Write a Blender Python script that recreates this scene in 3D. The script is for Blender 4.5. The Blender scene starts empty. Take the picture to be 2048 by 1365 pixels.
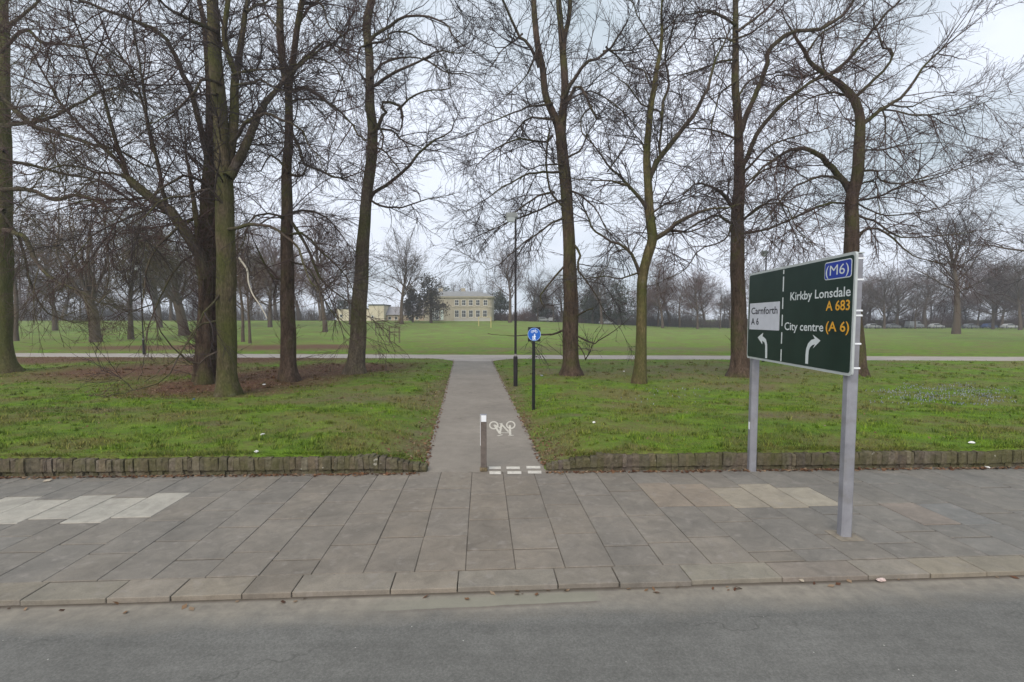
import bpy, math, random
import numpy as np
from mathutils import Vector, Matrix

S = bpy.context.scene
COL = S.collection
rad = math.radians
# ------------------------------------------------------------------ camera
F = 1024.0            # focal length in photo pixels (photo is 2048 x 1365)
HOR, PPY = 640.0, 705.0
CAMH = 2.7
PITCH = math.atan((PPY - HOR) / F)
cam_d = bpy.data.cameras.new("camera"); cam = bpy.data.objects.new("camera", cam_d); COL.objects.link(cam)
cam_d.sensor_width = 36; cam_d.lens = 18.0
cam_d.shift_y = (PPY - 682.5) / 2048.0
cam_d.clip_start = 0.05; cam_d.clip_end = 6000
cam.location = (0, 0, CAMH); cam.rotation_euler = (rad(90) - PITCH, 0, 0)
S.camera = cam
# ------------------------------------------------------------------ world
W = bpy.data.worlds.new("World"); S.world = W; W.use_nodes = True
nt = W.node_tree; nt.nodes.clear()
wo = nt.nodes.new("ShaderNodeOutputWorld")
sky = nt.nodes.new("ShaderNodeTexSky"); sky.sky_type = 'NISHITA'; sky.sun_disc = False
sky.sun_elevation = rad(42); sky.sun_rotation = rad(200); sky.dust_density = 3
bg1 = nt.nodes.new("ShaderNodeBackground"); bg1.inputs[1].default_value = 0.1
nt.links.new(sky.outputs[0], bg1.inputs[0])
tc = nt.nodes.new("ShaderNodeTexCoord")
mp = nt.nodes.new("ShaderNodeMapping"); mp.inputs['Scale'].default_value = (1.3, 1.3, 3.2)
nt.links.new(tc.outputs['Generated'], mp.inputs[0])
n1 = nt.nodes.new("ShaderNodeTexNoise"); n1.inputs['Scale'].default_value = 1.7; n1.inputs['Detail'].default_value = 7
n1.inputs['Distortion'].default_value = .5
nt.links.new(mp.outputs[0], n1.inputs['Vector'])
cr = nt.nodes.new("ShaderNodeValToRGB")
cr.color_ramp.elements[0].position = .30; cr.color_ramp.elements[0].color = (.47, .55, .61, 1)
cr.color_ramp.elements[1].position = .56; cr.color_ramp.elements[1].color = (.80, .85, .96, 1)
sz = nt.nodes.new("ShaderNodeSeparateXYZ"); nt.links.new(tc.outputs['Generated'], sz.inputs[0])
mr = nt.nodes.new("ShaderNodeMapRange"); mr.interpolation_type = 'SMOOTHSTEP'
mr.inputs[1].default_value = .34; mr.inputs[2].default_value = .64; mr.inputs[3].default_value = .03; mr.inputs[4].default_value = -.23
nt.links.new(sz.outputs[2], mr.inputs[0])
ad = nt.nodes.new("ShaderNodeMath"); nt.links.new(n1.outputs['Fac'], ad.inputs[0]); nt.links.new(mr.outputs[0], ad.inputs[1])
nt.links.new(ad.outputs[0], cr.inputs[0])
bg2 = nt.nodes.new("ShaderNodeBackground"); bg2.inputs[1].default_value = 1.0
nt.links.new(cr.outputs[0], bg2.inputs[0])
mx = nt.nodes.new("ShaderNodeMixShader"); mx.inputs[0].default_value = .93
nt.links.new(bg1.outputs[0], mx.inputs[1]); nt.links.new(bg2.outputs[0], mx.inputs[2])
nt.links.new(mx.outputs[0], wo.inputs[0])
# ------------------------------------------------------------------ sun (hidden by cloud: very soft)
sd = bpy.data.lights.new("sun", 'SUN'); sun = bpy.data.objects.new("sun", sd); COL.objects.link(sun)
sd.energy = 1.9; sd.angle = rad(40); sd.color = (1, .91, .80)
sun.rotation_euler = (rad(48), 0, rad(-20))
vs = S.view_settings
vs.view_transform = 'Standard'; vs.look = 'None'; vs.exposure = 0.38; vs.gamma = 1; vs.use_curve_mapping = False
S.cycles.max_bounces = 5; S.cycles.diffuse_bounces = 2; S.cycles.glossy_bounces = 2

# ------------------------------------------------------------------ pixel helpers (photo pixel -> point in the place)
cp, sp = math.cos(PITCH), math.sin(PITCH)
def ray(px, py):
    x = (px - 1024.0) / F; y = -(py - PPY) / F
    return np.array([x, cp + y * sp, -sp + y * cp])
def at_z(px, py, z=0.0):
    d = ray(px, py); t = (z - CAMH) / d[2]
    return np.array([0, 0, CAMH]) + d * t
def at_y(px, py, Y):
    d = ray(px, py); return np.array([0, 0, CAMH]) + d * (Y / d[1])
def sstep(a, b, v):
    t = np.clip((v - a) / (b - a), 0, 1); return t * t * (3 - 2 * t)

# ------------------------------------------------------------------ path / wall / kerb lines
KA, KB = at_z(0, 1212, -.04), at_z(2048, 1150, -.04)     # kerb foot line
ke = (KB - KA); ke[2] = 0; ke /= np.linalg.norm(ke); kn = np.array([-ke[1], ke[0], 0])
K0 = KA + ke * ((0 - KA[0]) / ke[0]); K0[2] = 0
def kpt(u, v, z=0.0):
    p = K0 + ke * u + kn * v; return (p[0], p[1], z)
WA, WB = at_z(0, 955), at_z(2048, 935)
wslope = (WB[1] - WA[1]) / (WB[0] - WA[0]); w0 = WA[1] - wslope * WA[0]
def wall_y(x): return w0 + wslope * x
PLa, PLb = at_z(848, 945), at_z(908, 722)
PRa, PRb = at_z(1092, 945), at_z(984, 722)
def path_l(y): return PLa[0] + (PLb[0] - PLa[0]) * (y - PLa[1]) / (PLb[1] - PLa[1])
def path_r(y): return PRa[0] + (PRb[0] - PRa[0]) * (y - PRa[1]) / (PRb[1] - PRa[1])
CXA, CXB = at_z(100, 710.5), at_z(2000, 718.0)
cslope = (CXB[1] - CXA[1]) / (CXB[0] - CXA[0]); c0 = CXA[1] - cslope * CXA[0]
CW = 1.9
def cross_y(x): return c0 + cslope * x

def path_dist(x, y):
    """signed distance outside the tarmac (negative inside)"""
    x = np.asarray(x, float); y = np.asarray(y, float)
    cy = cross_y(x)
    flare = 1.5 * np.clip(1 - (cy - CW - y) / 2.6, 0, 1) ** 2
    d1 = np.maximum(path_l(y) - flare - x, x - path_r(y) - flare)
    d1 = np.where(y > cy, 9e9, d1)
    d2 = np.abs(y - cy) - CW
    d1 = np.where(y < wall_y(x) - .2, 9e9, d1)
    return np.minimum(d1, d2)
def vnoise(x, y, s, seed=0):
    x = np.asarray(x) * s + seed * 17.3; y = np.asarray(y) * s + seed * 7.7
    return (np.sin(x * 1.7 + 1.3 * np.sin(y * 1.1)) + np.sin(y * 2.1 + 1.7 * np.sin(x * .9 + 2)) + np.sin((x + y) * 3.3 + np.sin(x * 2.3))) / 3
def far_h(x, y):
    b = x / np.maximum(y, 1)                      # bearing
    top = 2.3 * (1 - sstep(-.04, .42, b))
    s = np.clip((y - 55) / 95, 0, 1)
    return top * s ** 1.6
def ground_z(x, y):
    x = np.asarray(x, float); y = np.asarray(y, float)
    d = path_dist(x, y)
    wy = wall_y(x)
    bank = .27 * (1 - sstep(wy + .5, wy + 9, y)) * sstep(0, 1.3, d)
    h = bank + far_h(x, y) + .035 * (1 + vnoise(x, y, .55)) * sstep(.2, 2, d) * (1 + (y > 20))
    h = h + .015 * sstep(0, .12, d + .04 * vnoise(x, y, 6, 3)) - .05 * (1 - sstep(-.12, .02, d + .05 * vnoise(x, y, 5, 5)))
    return h
def at_g(px, py):
    p = at_z(px, py)
    for _ in range(25):
        g = float(ground_z(p[0], p[1])); p = .5 * p + .5 * at_z(px, py, g)
    p[2] = float(ground_z(p[0], p[1])); return p

# ------------------------------------------------------------------ object helpers
def tag(o, label=None, cat=None, group=None, kind=None):
    if label: o['label'] = label
    if cat: o['category'] = cat
    if group: o['group'] = group
    if kind: o['kind'] = kind
    return o
def empty(name, loc, label, cat, group=None, rz=0.0):
    o = bpy.data.objects.new(name, None); COL.objects.link(o)
    o.location = loc; o.rotation_euler = (0, 0, rz); o.empty_display_size = .2
    return tag(o, label, cat, group)
def link(name, me, mat, parent=None, world=False):
    o = bpy.data.objects.new(name, me); COL.objects.link(o)
    for m in (mat if isinstance(mat, (list, tuple)) else [mat]):
        if m: me.materials.append(m)
    if parent:
        o.parent = parent
        if world:
            o.location = -Vector(parent.location)
    return o
def np_mesh(name, V, faces4=None, faces3=None, smooth=False):
    me = bpy.data.meshes.new(name)
    V = np.asarray(V, np.float32).reshape(-1, 3)
    loops = []; starts = []; n = 0
    if faces4 is not None and len(faces4):
        f = np.asarray(faces4, np.int32).reshape(-1, 4); loops.append(f.ravel()); starts.append(np.arange(len(f)) * 4); n = len(f) * 4
    if faces3 is not None and len(faces3):
        f = np.asarray(faces3, np.int32).reshape(-1, 3); loops.append(f.ravel()); starts.append(n + np.arange(len(f)) * 3)
    L = np.concatenate(loops).astype(np.int32); St = np.concatenate(starts).astype(np.int32)
    me.vertices.add(len(V)); me.vertices.foreach_set("co", V.ravel())
    me.loops.add(len(L)); me.loops.foreach_set("vertex_index", L)
    me.polygons.add(len(St)); me.polygons.foreach_set("loop_start", St)
    if smooth: me.polygons.foreach_set("use_smooth", np.ones(len(St), bool))
    me.update(calc_edges=True); me.validate()
    return me
class MB:
    """collects shapes into one mesh"""
    def __init__(s): s.v = []; s.f = []; s.c = []
    def add(s, V, Fc, col=None):
        b = len(s.v); s.v += [tuple(map(float, p)) for p in V]
        for f in Fc: s.f.append([b + i for i in f]); s.c.append(col)
    def box(s, c, size, rz=0.0, ch=0.0, col=None):
        cx, cy, cz = c; a, b, h = size[0] / 2, size[1] / 2, size[2] / 2
        ca, sa = math.cos(rz), math.sin(rz)
        ch = min(ch, a * .9, b * .9, h * .9)
        def R(x, y, z): return (cx + ca * x - sa * y, cy + sa * x + ca * y, cz + z)
        if ch <= 0:
            V = [R(x, y, z) for z in (-h, h) for (x, y) in ((-a, -b), (a, -b), (a, b), (-a, b))]
            Fc = [(3, 2, 1, 0), (4, 5, 6, 7), (0, 1, 5, 4), (1, 2, 6, 5), (2, 3, 7, 6), (3, 0, 4, 7)]
            s.add(V, Fc, col); return
        def ring(i, z):
            A, B = a - i, b - i
            q = ch if i == 0 else ch * .6
            return [R(x, y, z) for (x, y) in ((-A + q, -B), (A - q, -B), (A, -B + q), (A, B - q), (A - q, B), (-A + q, B), (-A, B - q), (-A, -B + q))]
        rings = [ring(ch, -h), ring(0, -h + ch), ring(0, h - ch), ring(ch, h)]
        s.loft(rings, True, col)
    def loft(s, rings, cap=True, col=None):
        V = [p for r in rings for p in r]; n = len(rings[0]); Fc = []
        for i in range(len(rings) - 1):
            for j in range(n):
                k = (j + 1) % n
                Fc.append((i * n + j, i * n + k, (i + 1) * n + k, (i + 1) * n + j))
        if cap:
            Fc.append(tuple(reversed(range(n)))); Fc.append(tuple((len(rings) - 1) * n + j for j in range(n)))
        s.add(V, Fc, col)
    def tube(s, pts, r, n=8, col=None):
        pts = [Vector(p) for p in pts]; rr = r if isinstance(r, (list, tuple)) else [r] * len(pts)
        rings = []
        for i, p in enumerate(pts):
            t = (pts[min(i + 1, len(pts) - 1)] - pts[max(i - 1, 0)]).normalized()
            u = t.cross(Vector((0, 1, 0)) if abs(t.y) < .9 else Vector((1, 0, 0))).normalized(); w = t.cross(u)
            rings.append([p + (u * math.cos(2 * math.pi * k / n) + w * math.sin(2 * math.pi * k / n)) * rr[i] for k in range(n)])
        s.loft(rings, True, col)
    def prism(s, poly, z0, z1, M=None, col=None):
        a = [Vector((x, y, z0)) for x, y in poly]; b = [Vector((x, y, z1)) for x, y in poly]
        if M is not None: a = [M @ p for p in a]; b = [M @ p for p in b]
        s.loft([a, b], True, col)
    def build(s, name, mat, parent=None, smooth=False, world=False):
        me = bpy.data.meshes.new(name); me.from_pydata(s.v, [], s.f); me.update()
        if any(c is not None for c in s.c):
            at = me.color_attributes.new("col", 'FLOAT_COLOR', 'CORNER')
            arr = []
            for p, c in zip(me.polygons, s.c):
                c = c or (1, 1, 1); arr += list((c[0], c[1], c[2], 1.0)) * p.loop_total
            at.data.foreach_set("color", arr)
        if smooth:
            for p in me.polygons: p.use_smooth = True
        return link(name, me, mat, parent, world)

# ------------------------------------------------------------------ material helpers
class NT:
    def __init__(s, name):
        s.m = bpy.data.materials.new(name); s.m.use_nodes = True; s.t = s.m.node_tree
        s.b = s.t.nodes["Principled BSDF"]; s.pos = None
    def n(s, ty, **kw):
        x = s.t.nodes.new(ty)
        for k, v in kw.items():
            if k in x.inputs: x.inputs[k].default_value = v
            else: setattr(x, k, v)
        return x
    def l(s, a, b): s.t.links.new(a, b)
    def P(s):
        if s.pos is None: s.pos = s.n("ShaderNodeNewGeometry").outputs['Position']
        return s.pos
    def obj(s): return s.n("ShaderNodeTexCoord").outputs['Object']
    def noise(s, scale, detail=4, vec=None, stretch=None, rough=.6, dist=0.0):
        vec = vec if vec is not None else s.P()
        if stretch:
            mp = s.n("ShaderNodeMapping"); mp.inputs['Scale'].default_value = stretch; s.l(vec, mp.inputs[0]); vec = mp.outputs[0]
        x = s.n("ShaderNodeTexNoise"); x.inputs['Scale'].default_value = scale; x.inputs['Detail'].default_value = detail
        x.inputs['Roughness'].default_value = rough; x.inputs['Distortion'].default_value = dist
        s.l(vec, x.inputs['Vector']); return x.outputs['Fac']
    def ramp(s, fac, stops):
        x = s.n("ShaderNodeValToRGB"); e = x.color_ramp.elements
        while len(e) < len(stops): e.new(.5)
        for i, (p, c) in enumerate(stops):
            e[i].position = p; e[i].color = (c[0], c[1], c[2], 1) if not isinstance(c, (int, float)) else (c, c, c, 1)
        s.l(fac, x.inputs[0]); return x.outputs[0]
    def mix(s, fac, a, b, mode='MIX'):
        x = s.n("ShaderNodeMix", data_type='RGBA', blend_type=mode)
        for sock, v in ((x.inputs[0], fac), (x.inputs[6], a), (x.inputs[7], b)):
            if isinstance(v, (int, float)): sock.default_value = v
            elif isinstance(v, tuple): sock.default_value = (v[0], v[1], v[2], 1)
            else: s.l(v, sock)
        return x.outputs[2]
    def math(s, op, a, b=0.0, clamp=False):
        x = s.n("ShaderNodeMath", operation=op, use_clamp=clamp)
        for sock, v in ((x.inputs[0], a), (x.inputs[1], b)):
            if isinstance(v, (int, float)): sock.default_value = v
            else: s.l(v, sock)
        return x.outputs[0]
    def blob(s, x0, y0, rx, ry, soft=.5):
        """1 inside an ellipse on the ground, fading to 0 at its rim"""
        v = s.n("ShaderNodeVectorMath", operation='SUBTRACT'); s.l(s.P(), v.inputs[0]); v.inputs[1].default_value = (x0, y0, 0)
        m = s.n("ShaderNodeVectorMath", operation='MULTIPLY'); s.l(v.outputs[0], m.inputs[0]); m.inputs[1].default_value = (1 / rx, 1 / ry, 0)
        L = s.n("ShaderNodeVectorMath", operation='LENGTH'); s.l(m.outputs[0], L.inputs[0])
        r = s.n("ShaderNodeMapRange"); r.inputs[1].default_value = 1; r.inputs[2].default_value = soft
        s.l(L.outputs[1], r.inputs[0]); return r.outputs[0]
    def out(s, col=None, rough=.8, metal=0.0, bump=None, bstr=.3, bdist=.02, spec=.3):
        if col is not None:
            if isinstance(col, tuple): s.b.inputs['Base Color'].default_value = (col[0], col[1], col[2], 1)
            else: s.l(col, s.b.inputs['Base Color'])
        if isinstance(rough, (int, float)): s.b.inputs['Roughness'].default_value = rough
        else: s.l(rough, s.b.inputs['Roughness'])
        s.b.inputs['Metallic'].default_value = metal; s.b.inputs['Specular IOR Level'].default_value = spec
        if bump is not None:
            x = s.n("ShaderNodeBump"); x.inputs['Strength'].default_value = bstr; x.inputs['Distance'].default_value = bdist
            s.l(bump, x.inputs['Height']); s.l(x.outputs[0], s.b.inputs['Normal'])
        return s.m
def plain(name, col, rough=.7, metal=0.0, var=.12, scale=8, spec=.3, grime=None):
    t = NT(name); o = t.obj()
    n = t.noise(scale, 4, o)
    a = tuple(c * (1 - var) for c in col); b = tuple(min(1, c * (1 + var)) for c in col)
    c = t.ramp(n, [(.3, a), (.7, b)])
    if grime:
        c = t.mix(t.ramp(t.noise(2.5, 5, o), [(.5, 0), (.75, 1)]), c, grime)
    return t.out(c, rough, metal, spec=spec)

# ---- ground materials
def asphalt(name, base, grit=.35, stains=None):
    t = NT(name)
    big = t.noise(.55, 5); fine = t.noise(55, 3, rough=.8); mid = t.noise(4, 5)
    c = t.ramp(big, [(.3, tuple(x * .86 for x in base)), (.7, tuple(x * 1.14 for x in base))])
    c = t.mix(.6, c, t.ramp(mid, [(.3, .82), (.7, 1.12)]), 'MULTIPLY')
    c = t.mix(grit, c, t.ramp(fine, [(.3, .55), (.5, 1), (.72, 1.6)]), 'MULTIPLY')
    vo = t.n("ShaderNodeTexVoronoi"); vo.inputs['Scale'].default_value = 7; t.l(t.P(), vo.inputs['Vector'])
    chip = t.math('LESS_THAN', vo.outputs['Distance'], .045)
    vo2 = t.math('GREATER_THAN', t.noise(3.1, 2), .52)
    c = t.mix(t.math('MULTIPLY', chip, vo2), c, (.42, .40, .37))
    # hairline cracks, broken up by noise
    wv = t.n("ShaderNodeVectorMath", operation='ADD'); t.l(t.P(), wv.inputs[0])
    wn = t.n("ShaderNodeTexNoise"); wn.inputs['Scale'].default_value = 2.2; wn.inputs['Detail'].default_value = 4; t.l(t.P(), wn.inputs['Vector']); t.l(wn.outputs['Color'], wv.inputs[1])
    ve = t.n("ShaderNodeTexVoronoi", feature='DISTANCE_TO_EDGE'); ve.inputs['Scale'].default_value = .55; t.l(wv.outputs[0], ve.inputs['Vector'])
    ck = t.math('MULTIPLY', t.ramp(ve.outputs['Distance'], [(.002, .5), (.009, 0)]), t.ramp(t.noise(.7, 3), [(.5, 0), (.6, 1)]))
    c = t.mix(ck, c, tuple(x * .38 for x in base))
    # darker oily blotches and paler repairs
    c = t.mix(t.ramp(t.noise(1.1, 5, dist=1.0), [(.62, 0), (.74, .4)]), c, tuple(x * .62 for x in base))
    if stains: c = stains(t, c)
    return t.out(c, .88, bump=fine, bstr=.25, bdist=.006)
def road_stains(t, c):
    # pale dusty gutter along the kerb: distance from kerb foot
    v = t.n("ShaderNodeVectorMath", operation='SUBTRACT'); t.l(t.P(), v.inputs[0]); v.inputs[1].default_value = tuple(K0)
    d = t.n("ShaderNodeVectorMath", operation='DOT_PRODUCT'); t.l(v.outputs[0], d.inputs[0]); d.inputs[1].default_value = tuple(-kn)
    dd = t.math('ADD', d.outputs[1], t.math('MULTIPLY', t.math('SUBTRACT', t.noise(1.1, 5), .5), .55))
    g = t.ramp(dd, [(.0, .9), (.22, .75), (.55, 0)])
    c = t.mix(g, c, t.ramp(t.noise(9, 5), [(.3, (.21, .185, .155)), (.7, (.31, .275, .225))]))
    # pale ghost double of the kerb in the gutter with a faint brown lower edge
    uu = t.n("ShaderNodeVectorMath", operation='DOT_PRODUCT'); t.l(v.outputs[0], uu.inputs[0]); uu.inputs[1].default_value = tuple(ke)
    um = t.n("ShaderNodeMapRange"); um.inputs[1].default_value = -1.5; um.inputs[2].default_value = .9; t.l(uu.outputs[1], um.inputs[0])
    wig = t.math('ADD', d.outputs[1], t.math('MULTIPLY', t.math('SUBTRACT', t.noise(2.2, 4), .5), .06))
    wig = t.math('ADD', wig, t.math('MULTIPLY', t.math('SUBTRACT', um.outputs[0], .8), .07))
    un = t.ramp(um.outputs[0], [(.0, 0), (.3, .8), (.96, 1), (.995, 0)])
    c = t.mix(t.math('MULTIPLY', un, t.ramp(wig, [(.05, .2), (.1, .8), (.235, .8), (.25, 0)])), c, (.245, .235, .185))
    c = t.mix(t.math('MULTIPLY', un, t.ramp(wig, [(.235, 0), (.25, .6), (.262, .5), (.30, 0)])), c, (.105, .082, .070))
    # dark brown band right against the kerb
    g2 = t.ramp(d.outputs[1], [(.02, 1), (.07, 0)])
    c = t.mix(t.math('MULTIPLY', g2, .75), c, (.06, .045, .035))
    # long wear streaks along the lanes
    mp_ = t.n("ShaderNodeMapping"); mp_.inputs['Rotation'].default_value = (0, 0, -rad(4)); mp_.inputs['Scale'].default_value = (.25, 3.5, 1)
    t.l(t.P(), mp_.inputs[0])
    st = t.noise(1.6, 4, mp_.outputs[0])
    return t.mix(.5, c, t.ramp(st, [(.3, .82), (.7, 1.2)]), 'MULTIPLY')
M = {}
M['road'] = asphalt('road_asphalt', (.145, .141, .131), .62, road_stains)
M['patch'] = asphalt('road_repair', (.255, .24, .195), .3)
M['path'] = asphalt('path_asphalt', (.250, .220, .188), .45)
def lawn_colour(t, blades=False):
    n1 = t.noise(.42, 5, dist=.4); n2 = t.noise(1.9, 5); n3 = t.noise(11, 4); fine = t.noise(60, 3)
    g = t.ramp(n2, [(.25, (.064, .104, .021)), (.45, (.100, .178, .019)), (.74, (.165, .285, .022))])
    dry = t.ramp(n3, [(.3, (.130, .105, .045)), (.7, (.205, .185, .080))])
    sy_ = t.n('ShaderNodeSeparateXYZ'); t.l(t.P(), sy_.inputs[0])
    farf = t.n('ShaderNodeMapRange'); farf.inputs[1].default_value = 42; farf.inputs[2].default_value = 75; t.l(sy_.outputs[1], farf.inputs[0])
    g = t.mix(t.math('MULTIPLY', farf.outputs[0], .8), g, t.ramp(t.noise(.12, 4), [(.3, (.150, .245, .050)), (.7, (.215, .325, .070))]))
    m = t.ramp(t.math('ADD', t.math('MULTIPLY', n1, .7), t.math('MULTIPLY', n3, .3)), [(.41, .85), (.56, .08)])
    c = t.mix(m, g, dry)
    lit = t.ramp(n3, [(.25, (.082, .043, .029)), (.6, (.150, .083, .055)), (.8, (.23, .14, .10))])
    mask = None
    for b in LITTER:
        q = t.blob(*b); mask = q if mask is None else t.math('MAXIMUM', mask, q)
    mask = t.math('MULTIPLY', mask, t.ramp(t.math('ADD', t.math('MULTIPLY', n2, .6), t.math('MULTIPLY', n3, .4)), [(.34, .45), (.5, 1)]), True)
    c = t.mix(mask, c, lit)
    mud = None
    for b in MUD:
        q = t.blob(*b); mud = q if mud is None else t.math('MAXIMUM', mud, q)
    mud = t.math('MULTIPLY', mud, t.ramp(n2, [(.38, .15), (.6, .9)]))
    c = t.mix(mud, c, t.ramp(n3, [(.3, (.12, .095, .055)), (.7, (.19, .16, .10))]))
    if not blades:
        c = t.mix(.5, c, t.ramp(fine, [(.3, .55), (.7, 1.4)]), 'MULTIPLY')
    return c, n3, mask
def gp(px, py): p = at_z(px, py); return p[0], p[1]
LITTER = []
for (px, py, rx, ry) in ((440, 775, 4.6, 3.6), (575, 752, 4.6, 5.0), (690, 740, 4.6, 5.0), (270, 745, 6.5, 5.6), (130, 722, 9, 4.0), (500, 720, 9, 5), (350, 697, 14, 6), (600, 696, 10, 7)):
    x, y = gp(px, py); LITTER.append((x, y, rx, ry, .45))
MUD = []
for (px, py, rx, ry) in ((1420, 745, 9, 6.5), (1480, 778, 2.2, 1.5), (1150, 748, 4, 3), (1130, 845, .8, .55), (862, 870, .75, 4.5), (880, 780, 1.0, 7), (700, 715, 5, 2), (1020, 790, .8, 5), (1090, 900, .6, 2), (1045, 850, .35, 2.5),
                         (1000, 760, .8, 5), (420, 870, 1.0, .5), (150, 830, 3, 1.0), (1250, 700, 25, 4), (700, 800, 3, 2), (1760, 830, .8, .5), (1600, 850, 2.2, .8)):
    x, y = gp(px, py); MUD.append((x, y, rx, ry, .4))
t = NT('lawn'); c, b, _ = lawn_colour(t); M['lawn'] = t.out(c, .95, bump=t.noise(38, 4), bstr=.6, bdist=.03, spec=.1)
t = NT('grass_blades'); c, b, _ = lawn_colour(t, True)
ri = t.n("ShaderNodeNewGeometry").outputs['Random Per Island']
c = t.mix(1.0, c, t.ramp(ri, [(0, (.5, .6, .5)), (.6, (1.15, 1.12, 1.0)), (1, (1.9, 1.7, 1.3))]), 'MULTIPLY')
M['blades'] = t.out(c, .8, spec=.15)
t = NT('dead_leaves'); ri = t.n("ShaderNodeNewGeometry").outputs['Random Per Island']
M['leaves'] = t.out(t.ramp(ri, [(0, (.07, .03, .018)), (.4, (.14, .065, .035)), (.75, (.20, .115, .06)), (1, (.30, .22, .15))]), .85)
t = NT('crocus'); ri = t.n("ShaderNodeNewGeometry").outputs['Random Per Island']
M['crocus'] = t.out(t.ramp(ri, [(0, (.20, .22, .30)), (.6, (.30, .33, .37)), (1, (.5, .53, .53))]), .7)
# slabs (per-slab colour in an attribute)
def slab_mat(name, gain=1.0):
    t = NT(name); a = t.n("ShaderNodeVertexColor", layer_name="col").outputs[0]
    c = t.mix(.8, a, t.ramp(t.noise(1.3, 6, dist=.6), [(.28, (.76, .77, .78)), (.5, 1.0), (.72, (1.2, 1.18, 1.15))]), 'MULTIPLY')
    c = t.mix(.55, c, t.ramp(t.noise(4.5, 6, dist=1.2), [(.3, .74), (.5, 1.0), (.7, 1.25)]), 'MULTIPLY')
    c = t.mix(t.ramp(t.noise(.8, 6, stretch=(1, .45, 1), dist=1.5), [(.6, 0), (.72, .2)]), c, (.31, .29, .25))
    c = t.mix(.35, c, t.ramp(t.noise(70, 3, rough=.8), [(.3, .62), (.7, 1.4)]), 'MULTIPLY')
    c = t.mix(t.ramp(t.noise(5.2, 6), [(.57, 0), (.68, .5)]), c, (.29, .26, .235))
    vo = t.n("ShaderNodeTexVoronoi"); vo.inputs['Scale'].default_value = 6.3; t.l(t.P(), vo.inputs['Vector'])
    sp_ = t.math('MULTIPLY', t.math('LESS_THAN', vo.outputs['Distance'], .05), t.math('GREATER_THAN', t.noise(2.3, 2), .55))
    c = t.mix(sp_, c, (.13, .12, .115))
    return t.out(c, .85, bump=t.noise(45, 4), bstr=.2, bdist=.005)
M['slab'] = slab_mat('paving_slab'); M['kerb'] = slab_mat('kerb_stone')
M['joint'] = plain('joint_dirt', (.12, .105, .088), .95, var=.3, scale=20)
# edging wall
t = NT('edging_stone'); a = t.n("ShaderNodeVertexColor", layer_name="col").outputs[0]
c = t.mix(1.0, a, t.ramp(t.noise(14, 5), [(.3, .6), (.7, 1.35)]), 'MULTIPLY')
c = t.mix(t.ramp(t.noise(1.7, 6), [(.42, 0), (.62, .65)]), c, (.092, .092, .034))
c = t.mix(t.ramp(t.noise(6.5, 5), [(.68, 0), (.73, .8)]), c, (.42, .40, .34))
M['wallstone'] = t.out(c, .95, bump=t.noise(26, 5), bstr=.7, bdist=.03, spec=.15)

def bark(name, c0_, c1_, moss=0.0):
    t = NT(name)
    n = t.noise(7, 6, stretch=(1, 1, .22)); f = t.noise(26, 5, stretch=(1, 1, .3))
    c = t.ramp(n, [(.3, c0_), (.7, c1_)])
    c = t.mix(.7, c, t.ramp(f, [(.32, .38), (.68, 1.6)]), 'MULTIPLY')
    if moss:
        m = t.ramp(t.noise(.9, 5), [(.5 - moss * .32, 0), (.72 - moss * .2, .85)])
        c = t.mix(m, c, t.ramp(f, [(.3, (.055, .062, .018)), (.7, (.10, .105, .032))]))
    c = t.mix(t.ramp(t.noise(2.2, 6), [(.6, 0), (.75, .35)]), c, (.20, .18, .15))
    return t.out(c, .95, bump=n, bstr=.9, bdist=.06, spec=.1)
M['bark_brown'] = bark('bark_brown', (.046, .032, .024), (.122, .086, .064), .15)
M['bark_grey'] = bark('bark_grey', (.066, .052, .040), (.165, .134, .100), .2)
M['bark_mossy'] = bark('bark_very_mossy', (.072, .054, .034), (.150, .115, .075), .9)
M['bark_moss'] = bark('bark_moss', (.058, .045, .029), (.138, .106, .072), .45)
M['bark_olive'] = bark('bark_olive', (.072, .054, .028), (.160, .125, .066), .5)
M['bark_limb'] = bark('bark_limb', (.050, .038, .032), (.115, .088, .070), .2)
M['twig'] = plain('twig_dark', (.050, .038, .037), .9, var=.25, scale=1.5)
M['twig_red'] = plain('twig_reddish', (.080, .050, .044), .9, var=.3, scale=1.5)
M['twig_brown'] = plain('twig_brown', (.125, .086, .060), .9, var=.3, scale=1.5)
M['twig_green'] = plain('twig_greenish', (.098, .082, .048), .9, var=.3, scale=1.5)
M['twig_far'] = plain('twig_far', (.105, .088, .080), .95, var=.2, scale=.3)
M['twig_farred'] = plain('twig_far_red', (.125, .078, .068), .95, var=.2, scale=.3)
M['bark_far'] = plain('bark_far', (.105, .080, .060), .95, var=.3, scale=.6)
M['pale_wood'] = plain('stripped_wood', (.62, .56, .47), .8, var=.15)

# ------------------------------------------------------------------ GROUND: road, kerb, pavement, lawn, paths
def strip(name, pts4, mat, z):
    return tag(link(name, np_mesh(name, [(p[0], p[1], z) for p in pts4], [(0, 1, 2, 3)]), mat), kind='structure')
strip('road', [kpt(-60, -12), kpt(60, -12), kpt(60, .02), kpt(-60, .02)], M['road'], -.045)
rng = random.Random(5)
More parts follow.
